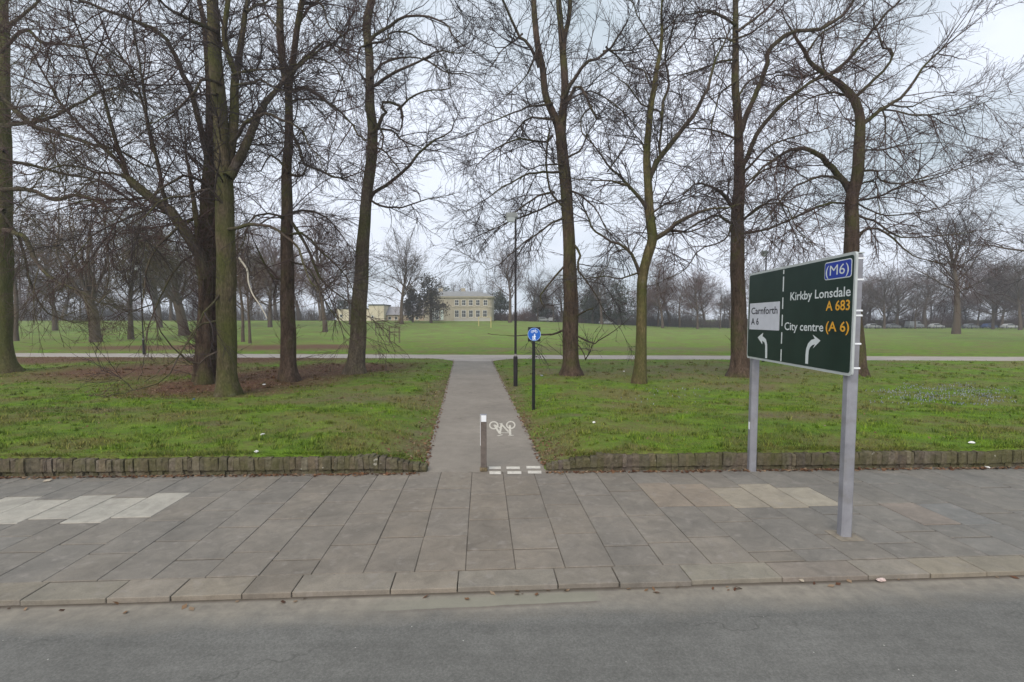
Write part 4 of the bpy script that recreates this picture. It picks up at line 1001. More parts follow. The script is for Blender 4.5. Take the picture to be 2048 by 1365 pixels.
# ------------------------------------------------------------------ background trees (built once per kind, copied)
def proto_tree(kind, seed):
    """unit-scale bare tree about 10 m tall; returns (trunk mesh, crown mesh)"""
    rs = np.random.RandomState(seed)
    H = 10.0
    if kind == 'spread': tk, lim, ang, l0 = 5.5, 22, 50, (2.6, 4.8)
    elif kind == 'tall': tk, lim, ang, l0 = 8.6, 30, 52, (1.4, 3.6)
    elif kind == 'vase': tk, lim, ang, l0 = 2.4, 15, 34, (4.2, 7.0)
    elif kind == 'round': tk, lim, ang, l0 = 6.2, 30, 50, (2.2, 4.6)
    else: tk, lim, ang, l0 = 6.5, 10, 50, (.8, 1.6)
    thin = kind == 'sapling'
    P = grow(rs, np.zeros((1, 3)), np.array([[0, 0, 1.0]]), np.array([tk]), 14, .045, .05)
    r0 = {'vase': .25, 'sapling': .035, 'spread': .20, 'tall': .15}.get(kind, .17)
    R = taper(1, np.array([r0]), r0 * (.28 if kind != 'vase' else .8), 14); P[:, 0, 2] -= .3; R[:, 0] *= 1.3; R[:, 1] *= 1.08
    n = np.array([lim])
    ix, t_, pos, d, r = spawn(rs, P, R, n, {'vase': .6, 'spread': .42}.get(kind, .26), 1.0, ang, 12)
    az = np.arange(lim) * 2.399 + rs.normal(0, .35, lim); el = np.radians(np.clip(90 - ang * (1.5 - 1.1 * t_) + rs.normal(0, 8, lim), -5, 86))
    d = np.stack([np.cos(az) * np.cos(el), np.sin(az) * np.cos(el), np.sin(el)], 1)
    ln = rs.uniform(l0[0], l0[1], lim) * (1.15 - .45 * t_)
    P1 = grow(rs, pos, d, ln, 12, .13, .045); R1 = taper(lim, np.minimum(r * .7, .012 * ln + .012), .009, 12)
    k = .8 if thin or kind == 'vase' else 1.0
    bt = twigs(rs, P1, R1, ln, [dict(den=2.5 * k, ang=44, len=(.8 * k, 2.4 * k), M=7, wob=.14, trop=.03, r=(.017, .0065), sides=4, t0=.2), dict(den=4.6, ang=42, len=(.4, 1.2), M=5, wob=.16, trop=.02, r=(.0080, .0042), sides=3), dict(den=4.6, ang=38, len=(.2, .65), M=3, wob=.13, trop=.01, r=(.0054, .0036), sides=3)])
    tm = tubes_mesh('trunk', [(P, R, 10)] + [(P1, R1, 6)])
    cm = tubes_mesh('crown', bt)
    return tm, cm
PROTO = {}
def far_tree(kind, px, py, top, Y, label, tw='twig_far', bk='bark_far', group='bare trees across the park', seed=0, wide=1.0, name='bare_tree'):
    key = (kind, seed, tw)
    if key not in PROTO:
        tm, cm = proto_tree(kind, seed + 100); tm.materials.append(M[bk]); cm.materials.append(M[tw])
        H = max(v.co.z for v in cm.vertices); PROTO[key] = (tm, cm, H)
    tm, cm, H = PROTO[key]
    p = at_y(px, py, Y); g = float(ground_z(p[0], p[1])); hh = at_y(px, top, Y)[2] - g
    rr = random.Random(int(px * 7 + py)); s = hh / H
    o = empty(name, (p[0], p[1], g - .05), label, 'tree', group, rr.uniform(0, 6.28)); o.scale = (s * wide, s * wide, s)
    for nm, me in (('trunk', tm), ('crown', cm)):
        c = bpy.data.objects.new(nm, me); COL.objects.link(c); c.parent = o
    return o
# middle distance, left
far_tree('vase', 192, 685, 330, 60, 'low forking tree with upswept branches in the grass at left', 'twig_brown', seed=1, wide=.95)
far_tree('tall', 32, 682, 300, 62, 'dark slim trunk on the grass just right of the left edge trunk', 'twig_brown', seed=2)
far_tree('round', 262, 678, 380, 66, 'thin tree between the upswept low tree and the distant lamp post', 'twig_green', seed=3)
far_tree('vase', 368, 662, 370, 78, 'mossy low forked tree between the lamp post and the brown twin trunk', 'twig_green', seed=1)
far_tree('tall', 486, 684, 360, 60, 'slim greenish trunk seen right of the broad mossy trunk', 'twig_green', seed=2, wide=.8)
far_tree('tall', 500, 686, 420, 57, 'slimmer trunk paired with a greenish one behind the pale dead branch', 'twig_brown', seed=4, wide=.8)
far_tree('round', 110, 655, 400, 95, 'hazy bare tree far off between the left edge trunk and the upswept tree', 'twig_far', seed=5)
far_tree('round', 320, 650, 430, 110, 'hazy bare tree on the far lawn right of the distant lamp post', 'twig_far', seed=5, wide=1.1)
far_tree('round', 440, 648, 400, 115, 'bare tree far behind the mossy trunk', 'twig_farred', seed=6, wide=1.1)
far_tree('round', 540, 648, 420, 110, 'bare tree far off between the mossy trunk and the forked trunk', 'twig_farred', seed=3)
far_tree('round', 650, 648, 365, 90, 'purplish bare tree between the forked trunk and the curving grey trunk', 'twig_farred', seed=6, wide=.9)
far_tree('tall', 700, 648, 470, 125, 'bare tree rising over the cream hall behind the curving trunk', 'twig_far', seed=4)
# around the house
far_tree('spread', 803, 648, 440, 128, 'lone spreading bare tree with pale trunk in front of the low buildings', 'twig_far', seed=7, wide=.9)
for k, (px, tp, w) in enumerate(((884, 540, .8), (905, 552, .8), (925, 545, .8), (944, 548, .8), (963, 552, .8), (982, 545, .9))):
    far_tree('tall', px, 640, tp, 185, 'bare tree in the row rising above the stone house roof', 'twig_far', seed=(2, 4)[k % 2], wide=w, group='row of trees behind the stone house')
far_tree('spread', 1020, 650, 480, 140, 'bare tree with red brown foot just right of the stone house', 'twig_farred', seed=8)
far_tree('round', 1075, 652, 555, 160, 'small bare tree between the blue sign and the dark trunk', 'twig_far', seed=5)
# right
far_tree('spread', 1203, 655, 505, 150, 'grey bare tree seen between the dark trunk and the slender olive trunk', 'twig_far', seed=7)
far_tree('round', 1325, 658, 500, 140, 'reddish bare tree right behind the slender olive trunk', 'twig_farred', seed=6)
far_tree('round', 1395, 660, 530, 140, 'reddish bare tree on the far lawn between the olive trunk and the road sign', 'twig_farred', seed=3)
far_tree('tall', 1440, 660, 560, 150, 'small bare tree just left of the reddish trunk by the sign', 'twig_far', seed=4)
far_tree('round', 1560, 660, 500, 140, 'bare tree whose top shows over the road sign left half', 'twig_far', seed=5)
far_tree('round', 1640, 660, 495, 140, 'bare tree whose top shows over the road sign middle', 'twig_farred', seed=6)
far_tree('round', 1768, 663, 520, 150, 'hazy bare tree just right of the road sign', 'twig_far', seed=5)
far_tree('tall', 1830, 663, 545, 150, 'slim hazy tree between the road sign and the broad spreading tree', 'twig_far', seed=2)
far_tree('spread', 1912, 668, 398, 95, 'broad spreading bare tree with stout trunk at the far right', 'twig', 'bark_far', seed=8, wide=1.15)
far_tree('spread', 2110, 690, 150, 58, 'big bare tree whose crown enters from the right edge', 'twig', seed=7, wide=.95)
far_tree('round', 1985, 666, 500, 140, 'hazy bare tree between the broad spreading tree and the right edge', 'twig_farred', seed=3)
far_tree('round', 2040, 668, 470, 130, 'dim bare tree at the right edge beneath the overhanging crown', 'twig_far', seed=6)
far_tree('tall', -60, 660, 330, 80, 'bare tree beyond the left edge trunk', 'twig_brown', seed=4)
# the belt of bare trees beyond the field
rb = random.Random(8)
for x0, x1, n_, side, tops in ((1060, 1480, 17, 'between the stone house and the road sign', (520, 600)), (1490, 2120, 26, 'behind and right of the road sign', (490, 590)), (-70, 660, 17, 'behind the left hand trunks', (430, 580))):
    for k in range(n_):
        px = x0 + (x1 - x0) * (k + rb.uniform(.1, .9)) / n_
        far_tree(rb.choice(('round', 'tall', 'round', 'spread')), px, 650, rb.uniform(*tops), rb.uniform(158, 180), 'one of the hazy far bare trees ' + side, rb.choice(('twig_far', 'twig_farred', 'twig_farred')), seed=rb.choice((3, 5, 6)), wide=rb.uniform(1.0, 1.6), group='far belt of bare trees ' + side)
# evergreens
M['ever'] = plain('evergreen_leaf', (.050, .062, .036), .8, var=.45, scale=.5)
M['ever_brown'] = plain('brown_canopy', (.078, .066, .052), .85, var=.4, scale=.5)
def evergreen(px, top, Y, wd, label, seed, name='evergreen_tree'):
    rs = np.random.RandomState(seed); p = at_y(px, 650, Y); g = float(ground_z(p[0], p[1])); h = at_y(px, top, Y)[2] - g
    w = wd * Y / F / 2
    o = empty(name, (p[0], p[1], g - .05), label, 'tree', 'evergreens at the far side of the park')
    mb = MB(); mb.tube([(0, 0, -.2), (.05, 0, h * .4), (0, .05, h * .8)], [w * .1, w * .07, w * .03], 8); mb.build('trunk', M['bark_far'], o)
    n = 60; C = rs.normal(0, 1, (n, 3)); C = unit(C) * (rs.rand(n, 1) ** .4); C[:, 2] = C[:, 2] * .5 + .55; s_ = 1 - .55 * np.clip(C[:, 2:3] - .35, 0, 1)
    C = C * np.array([w, w, h]) ; C[:, :2] *= s_; k = 70
    Q = (C[:, None, :] + rs.normal(0, 1, (n, k, 3)) * np.array([w * .16, w * .16, h * .055])).reshape(-1, 3)
    Q = Q[Q[:, 2] > .2]; m = len(Q)
    a = unit(rs.normal(0, 1, (m, 3))); b = unit(np.cross(a, rs.normal(0, 1, (m, 3)))); sz = rs.uniform(.14, .34, (m, 1))
    V = np.stack([Q - a * sz, Q + b * sz * .5, Q + a * sz, Q - b * sz * .5], 1)
    link('crown', np_mesh('crown', V, np.arange(m * 4).reshape(-1, 4)), M['ever_brown'] if Y < 145 else M['ever'], o)
evergreen(862, 556, 136, 66, 'dark bushy tree in front of the left end of the stone house', 13, 'bushy_tree')
evergreen(826, 572, 139, 40, 'smaller dark tree left of the bushy one at the stone house', 14, 'bushy_tree')
evergreen(1238, 565, 158, 75, 'dark evergreen tree between the dark trunk and the slender olive trunk', 3)
evergreen(1185, 580, 160, 60, 'lower dark evergreen left of the larger one beyond the far lawn', 4)
evergreen(1085, 590, 165, 50, 'dark evergreen far behind the round blue sign', 5)
evergreen(895, 575, 172, 60, 'dark evergreen behind the left part of the stone house', 6)
evergreen(1000, 582, 170, 45, 'dark evergreen at the right corner of the stone house', 7)
evergreen(690, 590, 170, 90, 'dark evergreen behind the cream hall', 8)
# far scrub and hedges: a mass nobody could count
def scrub(name, x0, x1, base_y, Y, top, n, seed, mat, label):
    rs = np.random.RandomState(seed)
    px = rs.uniform(x0, x1, n); Yd = Y + rs.uniform(-5, 9, n)
    X_ = (px - 1024) / F * Yd; Gz = ground_z(X_, Yd)
    env = .6 + .4 * vnoise(px, px * 0, .022, seed)
    hh = (640 - top) / F * Yd + 2.7 - Gz; ln = hh * env * rs.uniform(.35, 1.0, n)
    pos = np.stack([X_, Yd, Gz - .1], 1); d = np.stack([rs.normal(0, .28, n), rs.normal(0, .28, n), np.ones(n)], 1)
    P = grow(rs, pos, d, np.maximum(ln, .6), 7, .10, .0); R = taper(n, np.full(n, .045), .016, 7)
    bt = [(P, R, 3)] + twigs(rs, P, R, np.full(n, 1.8), [dict(den=1.6, ang=38, len=(.6, 2.0), M=4, wob=.15, trop=.02, r=(.024, .014), sides=3, t0=.1)])
    return tag(link(name, tubes_mesh(name, bt), mat), label, 'scrub', None, 'stuff')
scrub('scrub', 985, 1170, 652, 168, 590, 1800, 1, M['twig_farred'], 'red brown scrub beyond the far lawn behind the blue sign')
scrub('scrub', 1150, 1480, 658, 170, 588, 3000, 2, M['twig_far'], 'grey brown scrub along the far lawn behind the right hand trunks')
scrub('scrub', 1470, 2110, 662, 172, 580, 4500, 3, M['twig_farred'], 'brown scrub along the far side of the park at right')
scrub('scrub', -80, 670, 642, 172, 570, 4500, 4, M['twig_far'], 'hazy scrub beyond the far lawn at left')

# ------------------------------------------------------------------ buildings
M['stone'] = plain('sandstone', (.43, .385, .30), .9, var=.16, scale=.9)
M['stone_lt'] = plain('dressed_stone', (.53, .48, .385), .9, var=.10, scale=.9)
M['slate'] = plain('slate_roof', (.27, .27, .27), .9, var=.12, scale=.8)
M['cream'] = plain('cream_render', (.63, .57, .44), .9, var=.08, scale=.7)
M['dark'] = plain('dark_glass', (.045, .05, .055), .2, var=.3, spec=.5)
M['frame'] = plain('window_frame', (.75, .76, .74), .6, var=.05)
M['greyroof'] = plain('felt_roof', (.12, .13, .14), .8, var=.2)
YH = 150.0; KX = YH / F
def hx(px): return (px - 1024) * KX
def hz(py): return CAMH + (HOR - py) * KX
hbase = 2.1
def window(o, x, z, w, h, y, bars=True):
    mb = MB(); e = .10
    for dx in (-w / 2, w / 2): mb.box((x + dx, y - .03, z), (e, .10, h + e))
    for dz in (-h / 2, h / 2): mb.box((x, y - .03, z + dz), (w - e, .10, e))
    if bars: mb.box((x, y - .025, z), (w - e, .07, .07)); mb.box((x, y - .02, z), (.06, .06, h - e))
    f = mb.build('window', M['frame'], o)
    mb = MB(); mb.box((x, y + .0, z), (w - .04, .05, h - .04)); mb.build('pane', M['dark'], f)
    mb = MB(); mb.box((x, y - .06, z - h / 2 - .13), (w + .35, .22, .14)); mb.build('sill', M['stone_lt'], f)
xl, xr = hx(846), hx(986); xc = (xl + xr) / 2; wd = xr - xl; eav = hz(595); 
ho = empty('stone_house', (xc, YH, hbase), 'two storey sandstone house with hipped slate roof across the lawn', 'house')
D = 12.0; HH = eav - hbase
def outline(g, r, z):
    pts = []
    for cx, cy, a0 in ((wd / 2 + g - r, D + g - r, 0), (-wd / 2 - g + r, D + g - r, 90), (-wd / 2 - g + r, -g + r, 180), (wd / 2 + g - r, -g + r, 270)):
        for k in range(7): a = rad(a0 + 15 * k); pts.append((cx + r * math.cos(a), cy + r * math.sin(a), z))
    return pts
def ring(g, z0, z1, r=1.9):
    mb = MB(); mb.loft([outline(g, r, z0), outline(g, r, z1)], True); return mb
ring(0, -1, HH + .02).build('wall', M['stone'], ho)
zs = hz(614.5) - hbase; ring(.12, zs - .14, zs + .14).build('string_course', M['stone_lt'], ho)
ring(.4, HH - .12, HH + .26).build('cornice', M['stone_lt'], ho)
zt = hz(584) - hbase
mb = MB(); mb.loft([outline(.5, 2.2, HH + .262), outline(-1.6, 1.6, HH + .262 + (zt - HH) * .55), outline(-4.6, .8, zt + .3)], True); rf = mb.build('roof', M['slate'], ho)
for cx in (-wd * .28, wd * .05):
    mb = MB(); mb.box((cx, D / 2, zt + .6), (1.3, .8, 1.4), ch=.04); mb.build('chimney', M['stone'], rf)
for px in (914, 928, 942, 956, 970): window(ho, hx(px) - xc, hz(628) - hbase, 1.15, 2.0, -.06)
for px in (868, 914, 928, 942, 956, 971): window(ho, hx(px) - xc, hz(606) - hbase, 1.1, 1.55, -.06)
# white glazed doors and porch
bx = hx(870.5) - xc; bz = hz(630) - hbase
mb = MB()
for k in range(5): mb.box((bx - 1.15 + k * .575, -.35, bz - .05), (.14, .14, 3.0))
for k in range(4): mb.box((bx, -.35, bz - 1.45 + k * .95), (2.16, .10, .12))
mb.box((bx, -.2, bz + 1.55), (2.7, .5, .22), ch=.03); gd = mb.build('glazed_porch', M['frame'], ho)
mb = MB(); mb.box((bx, -.22, bz - .05), (2.2, .06, 2.9)); mb.build('pane', M['dark'], gd)
mb = MB(); mb.box((hx(884.5) - xc, -.08, bz - .1), (.85, .14, 2.9), ch=.02); mb.build('door', plain('white_door', (.7, .76, .72), .5, var=.05), ho)
mb = MB(); mb.box((hx(945) - xc, -.10, .55), (hx(985) - hx(912), .16, 1.1), ch=.02); mb.build('plinth', plain('pale_plinth', (.46, .44, .40), .9), ho)
# cream hall
xl, xr = hx(667), hx(764); xc = (xl + xr) / 2
co_ = empty('cream_hall', (xc, YH + 3, hbase), 'low cream flat roofed hall left of the stone house', 'building')
h1, h2 = hz(618) - hbase, hz(610.5) - hbase
wl = hx(733) - xl; wr = xr - hx(733)
mb = MB(); mb.box((xl - xc + wl / 2, 4, h1 / 2 - .5), (wl, 8, h1 + 1)); mb.box((xr - xc - wr / 2 + .02, 3.9, h2 / 2 - .5), (wr, 8.4, h2 + 1)); mb.build('wall', M['cream'], co_)
mb = MB(); mb.box((xl - xc + wl / 2 - .1, 4, h1 + .06), (wl + .2, 8.4, .18)); mb.box((xr - xc - wr / 2 + .05, 3.9, h2 + .12), (wr + .3, 8.8, .34)); mb.build('roof', M['greyroof'], co_)
for px, py, w in ((676.5, 632, .75), (741, 634, .6)): window(co_, hx(px) - xc, hz(py) - hbase, w, .8, -.06 if px < 700 else -.36, False)
# linking slate-roofed range
xl, xr = hx(762), hx(846); xc = (xl + xr) / 2
lo = empty('low_range', (xc, YH + 5, hbase), 'long low range with grey pitched roof between the cream hall and stone house', 'building')
w = xr - xl - .1; h1 = hz(630) - hbase
mb = MB(); mb.box((0, 4, h1 / 2 - .5), (w, 8, h1 + 1)); mb.build('wall', plain('pinkish_stone', (.46, .37, .29), .9, var=.2, scale=.7), lo)
mb = MB(); mb.loft([[(-w / 2, -.5, h1), (-w / 2, 8.5, h1), (-w / 2, 4, h1 + 2.6)], [(w / 2, -.5, h1), (w / 2, 8.5, h1), (w / 2, 4, h1 + 2.6)]], True); mb.build('roof', plain('grey_tiles', (.30, .29, .31), .8, var=.15), lo)
for px in (772, 785, 815, 828): window(lo, hx(px) - xc, h1 * .52, .9, .9, -.06, False)

# ------------------------------------------------------------------ saplings in guards
M['guardwood'] = plain('guard_timber', (.125, .100, .066), .9, var=.25)
def guard(px, py, Y, label, top):
    p = at_y(px, py, Y); g = float(ground_z(p[0], p[1]))
    o = empty('tree_guard', (p[0], p[1], g), label, 'tree guard', 'timber tree guards on the lawn', .3)
    h = 1.85; w = .55
    for sx_ in (-1, 1):
        for sy_ in (-1, 1):
            mb = MB(); mb.box((sx_ * w, sy_ * w, h / 2 - .1), (.065, .065, h + .2), ch=.008); mb.build('stake', M['guardwood'], o)
    for z in (h - .06, h - .62):
        for sy_ in (-1, 1):
            mb = MB(); mb.box((0, sy_ * (w + .062), z), (2 * w + .2, .03, .09)); mb.build('rail', M['guardwood'], o)
        for sx_ in (-1, 1):
            mb = MB(); mb.box((sx_ * (w + .062), 0, z), (.03, 2 * w + .08, .09)); mb.build('rail', M['guardwood'], o)
    far_tree('sapling', px, py, top, Y, 'young sapling growing inside ' + ('the nearer timber guard' if Y < 65 else 'the farther timber guard'), 'twig_brown', seed=9, group='saplings in guards', name='sapling')
guard(789, 686, 58, 'timber guard of four stakes and rails, nearer one, round a sapling on the lawn', 560)
guard(759, 672, 78, 'timber guard farther off, left of the nearer one, beside the curving grey trunk', 590)

# ------------------------------------------------------------------ yellow goal posts
M['yellow'] = plain('yellow_paint', (.55, .46, .20), .6, var=.1)
YG = 108
ga, gb = at_y(957.5, 657, YG + 10), at_y(982, 659, YG)
gbz = float(ground_z(gb[0], gb[1])); go = empty('goal_posts', (gb[0], gb[1], gbz), 'pale yellow football goal posts on the lawn before the stone house', 'goal')
dx, dy = ga[0] - gb[0], ga[1] - gb[1]; dzg = float(ground_z(ga[0], ga[1])) - gbz
mb = MB(); mb.tube([(0, 0, -.2), (0, 0, 2.3)], .085, 10); mb.build('post', M['yellow'], go)
mb = MB(); mb.tube([(dx, dy, dzg - .2), (dx, dy, dzg + 2.1)], .085, 10); mb.build('post', M['yellow'], go)
mb = MB(); mb.tube([(0, 0, 2.3), (dx, dy, dzg + 2.1)], .05, 8); mb.build('crossbar', M['yellow'], go)

# ------------------------------------------------------------------ far railing and parked vehicles
M['rail'] = plain('dark_railing', (.035, .04, .04), .6)
def railing(pa, pb, label):
    a = at_y(*pa); b = at_y(*pb); n = int(np.hypot(*(b - a)[:2]) / 2.5)
    o = empty('park_railing', (a[0], a[1], float(ground_z(a[0], a[1]))), label, 'railing')
    mb = MB(); pr = None; mr = MB()
    for k in range(n + 1):
        q = a + (b - a) * k / n; z = float(ground_z(q[0], q[1])); mb.box((q[0] - o.location[0], q[1] - o.location[1], z - o.location[2] + .45), (.09, .09, 1.1))
        c_ = (q[0] - o.location[0], q[1] - o.location[1], z - o.location[2])
        if pr:
            for h in (.35, .62, .9): mr.tube([(pr[0], pr[1], pr[2] + h), (c_[0], c_[1], c_[2] + h)], .035, 5)
        pr = c_
    m = mb.build('post_row', M['rail'], o); m['kind'] = 'stuff'
    mr.build('rail', M['rail'], o)
railing((1060, 655, 152), (2100, 665, 150), 'long dark railing along the far edge of the lawn at right')
CARC = {'white': plain('car_white', (.52, .53, .54), .35, var=.03), 'silver': plain('car_silver', (.30, .31, .33), .3, .3, var=.03), 'blue': plain('car_blue', (.05, .08, .18), .3, var=.03), 'dark': plain('car_dark', (.03, .03, .035), .3), 'red': plain('car_red', (.28, .03, .03), .3)}
M['tyre'] = plain('tyre', (.015, .015, .015), .8); M['rim'] = plain('rim', (.35, .36, .37), .4, .4)
def car(px, py, Y, colr, label, van=False, rz=0.0):
    p = at_y(px, py, Y); g = float(ground_z(p[0], p[1]))
    o = empty('parked_van' if van else 'parked_car', (p[0], p[1], g), label, 'van' if van else 'car', 'vehicles parked beyond the far lawn', rz)
    L, Wd, H = (4.9, 1.9, 2.1) if van else (4.2, 1.72, 1.45)
    prof = [(-L / 2, .35), (-L / 2 + .05, .8), (-L / 2 + .12, H * .62)] + ([(-L / 2 + .2, H), (L * .22, H), (L * .34, H * .62)] if van else [(-L * .40, H * .66), (-L * .28, H * .97), (L * .05, H), (L * .22, H * .68)]) + [(L / 2 - .15, H * .52), (L / 2, .7), (L / 2, .35)]
    mb = MB()
    def sec(y, k): return [(x, y, .25 + (z - .25) * (k if z > H * .6 else 1)) for x, z in prof]
    mb.loft([sec(-Wd / 2 + .05, .93), sec(-Wd / 2 + .16, 1.0), sec(Wd / 2 - .16, 1.0), sec(Wd / 2 - .05, .93)], True); mb.build('body', CARC[colr], o)
    mb = MB()
    gl = [(-L * .36, H * .68), (-L * .27, H * .90), (L * .04, H * .92), (L * .18, H * .68)] if not van else [(L * .05, H * .64), (L * .05, H * .92), (L * .21, H * .92), (L * .31, H * .64)]
    for y in (-Wd / 2 + .042, Wd / 2 - .042): mb.loft([[(x, y - .008, z) for x, z in gl], [(x, y + .008, z) for x, z in gl]], True)
    mb.build('side_window', M['dark'], o)
    for x in (-L * .31, L * .31):
        for y in (-1, 1):
            mb = MB(); mb.tube([(x, y * (Wd / 2 - .2), .31), (x, y * (Wd / 2 - .01), .31)], .31, 16); w_ = mb.build('wheel', M['tyre'], o)
            mb = MB(); mb.tube([(x, y * (Wd / 2 - .05), .31), (x, y * (Wd / 2 + .002), .31)], .19, 12); mb.build('rim', M['rim'], w_)
car(1087, 648, 162, 'white', 'white car seen just right above the round blue sign')
car(1104, 648, 164, 'white', 'white car nearest the dark trunk, beyond the round blue sign', False, 1.2)
car(1211, 652, 158, 'white', 'lone white car between the dark trunk and the slender olive trunk')
for k, (px, c_, v, l) in enumerate(((1745, 'white', False, 'white car parked nearest the right side of the road sign'), (1785, 'silver', False, 'silver car parked beyond the lawn, second right of the road sign'), (1828, 'silver', True, 'silver van in the row of cars right of the road sign'), (1872, 'white', False, 'white car parked left of the broad spreading tree'),
                                 (1940, 'silver', False, 'silver car parked just right of the broad spreading tree'), (1978, 'blue', False, 'dark blue car in the far right row of parked cars'), (2018, 'white', False, 'white car parked nearest the right edge of the photo'))):
    car(px, 661, 156, c_, l, v, .04 * (k % 3))

# ------------------------------------------------------------------ grass blades, leaves, crocuses
def in_view(x, y, m=1.0): return np.abs(x) < y * 1.02 + m
def blades(n, y0, y1, seed, hmin, hmax, w):
    rs = np.random.RandomState(seed)
    y = y0 + (y1 - y0) * rs.rand(n) ** 1.35; x = (rs.rand(n) * 2 - 1) * (y * 1.03 + .8)
    d = path_dist(x, y); k = (d > .02 + .12 * rs.rand(n)) & (y > wall_y(x) + .13)
    # thin out where the lawn is worn
    k &= rs.rand(n) < .55 + .45 * vnoise(x, y, .9, 9)
    for (bx_, by_, rx, ry, s_) in LITTER[:4]: k &= ~((((x - bx_) / rx) ** 2 + ((y - by_) / ry) ** 2 < .55) & (rs.rand(n) < .75))
    x, y = x[k], y[k]; n = len(x); z = ground_z(x, y)
    tall = np.clip(.75 + .6 * vnoise(x, y, 1.7, 4), .3, 1.5)
    tall = np.where(y < wall_y(x) + .35, tall * 1.15, tall)
    h = rs.uniform(hmin, hmax, n) * tall; a = rs.uniform(0, 6.283, n); lx, ly = np.cos(a), np.sin(a); b = rs.uniform(0, 6.283, n); ln = rs.uniform(.2, .9, n) * h
    base = np.stack([x, y, z - .01], 1); off = np.stack([lx, ly, 0 * lx], 1) * (w * rs.uniform(.6, 1.3, n))[:, None]
    tip = base + np.stack([np.cos(b) * ln, np.sin(b) * ln, h], 1)
    V = np.stack([base - off, base + off, tip], 1)
    return V.reshape(-1, 3)
V = np.concatenate([blades(190000, 9.0, 15, 1, .025, .080, .007), blades(140000, 14, 24, 2, .03, .08, .012), blades(60000, 23, 36, 3, .03, .08, .018)])
def tufts(n, seed):
    rs = np.random.RandomState(seed); y = 9.3 + 22 * rs.rand(n) ** 1.6; x = (rs.rand(n) * 2 - 1) * (y * 1.03 + .8)
    k = (path_dist(x, y) > .15) & (y > wall_y(x) + .2); x, y = x[k], y[k]; m = 26; q = len(x)
    sz = rs.uniform(.5, 1.3, q)[:, None]
    X_ = x[:, None] + rs.normal(0, .045, (q, m)) * sz; Y_ = y[:, None] + rs.normal(0, .045, (q, m)) * sz; Z_ = ground_z(X_, Y_)
    h = rs.uniform(.05, .13, (q, m)) * sz; a = rs.uniform(0, 6.283, (q, m)); l_ = h * rs.uniform(.3, 1.0, (q, m)); wv = .004 + .0005 * Y_
    B = np.stack([X_, Y_, Z_ - .01], -1); of = np.stack([-np.sin(a) * wv, np.cos(a) * wv, 0 * a], -1)
    return np.stack([B - of, B + of, B + np.stack([np.cos(a) * l_, np.sin(a) * l_, h], -1)], 2).reshape(-1, 3)
def verge(n, seed):
    rs = np.random.RandomState(seed); x = rs.uniform(-13, 13, n); x = x[(x < path_l(9) - .35) | (x > path_r(9) + .35)]; n = len(x); y = wall_y(x) + rs.uniform(.09, .26, n)
    z = np.maximum(ground_z(x, y), .27); h = rs.uniform(.02, .075, n) * (.5 + .8 * (vnoise(x, y, 1.2, 6) > -.1)); B = np.stack([x, y, z - .01], 1); a = rs.uniform(0, 6.283, n)
    of = np.stack([np.cos(a), np.sin(a), 0 * a], 1) * .006; T = B + np.stack([rs.normal(0, .03, n), -rs.uniform(0, .08, n), h], 1)
    return np.stack([B - of, B + of, T], 1).reshape(-1, 3)
V = np.concatenate([V, tufts(1500, 4), verge(14000, 5)])
tag(link('grass', np_mesh('grass', V, None, np.arange(len(V)).reshape(-1, 3)), M['blades']), 'short lawn grass growing behind the low edging walls', 'grass', None, 'stuff')
def flakes(pts, rs, s0, s1, zoff=.012):
    m = len(pts); a = rs.uniform(0, 6.28, m); s = rs.uniform(s0, s1, m)
    u_ = np.stack([np.cos(a), np.sin(a), rs.normal(0, .3, m)], 1) * s[:, None]; v_ = np.stack([-np.sin(a), np.cos(a), rs.normal(0, .3, m)], 1) * (s * .6)[:, None]
    c = pts + np.array([0, 0, zoff]); return np.stack([c - u_, c + v_, c + u_, c - v_], 1)
rs = np.random.RandomState(21)
L = []
for (bx_, by_, rx, ry, s_), n in zip(LITTER[:6], (5200, 4200, 3600, 4200, 3000, 4000)):
    r = np.sqrt(rs.rand(n)); a = rs.uniform(0, 6.28, n); x = bx_ + rx * r * np.cos(a); y = by_ + ry * r * np.sin(a); k = (path_dist(x, y) > .1) & (y > wall_y(x) + .4); L.append(np.stack([x[k], y[k], ground_z(x[k], y[k])], 1))
# fringe along the entry path and foot of the walls
n = 2600; y = 9.3 + 25 * rs.rand(n) ** 1.5; sgn = rs.rand(n) < .5; dd = rs.exponential(.28, n); x = np.where(sgn, path_l(y) - dd + .05, path_r(y) + dd - .05); L.append(np.stack([x, y, np.maximum(ground_z(x, y), .003)], 1))
n = 2600; x = rs.uniform(-14, 14, n); y = wall_y(x) - np.abs(rs.normal(0, .05, n)) - .02; k = (x < path_l(9)) | (x > path_r(9)); L.append(np.stack([x, y, np.full(n, .0)], 1)[k])
n = 60; x = rs.uniform(-9, 9, n); y = wall_y(x) * 0 + 0; uu = rs.uniform(-7, 7, n); vv = -np.abs(rs.normal(0, .06, n)) - .02
pk = np.array([kpt(a, b, -.046) for a, b in zip(uu, vv)]); L.append(pk)
n = 2600; x = rs.uniform(-14, 26, n); y = rs.uniform(10, 34, n); k = (path_dist(x, y) > .2) & (y > wall_y(x) + .3); L.append(np.stack([x, y, ground_z(x, y)], 1)[k])
V = flakes(np.concatenate(L), rs, .016, .045).reshape(-1, 3)
tag(link('fallen_leaves', np_mesh('fallen_leaves', V, np.arange(len(V)).reshape(-1, 4)), M['leaves']), 'scattered dead brown leaves under the trees and along the path and wall', 'leaves', None, 'stuff')
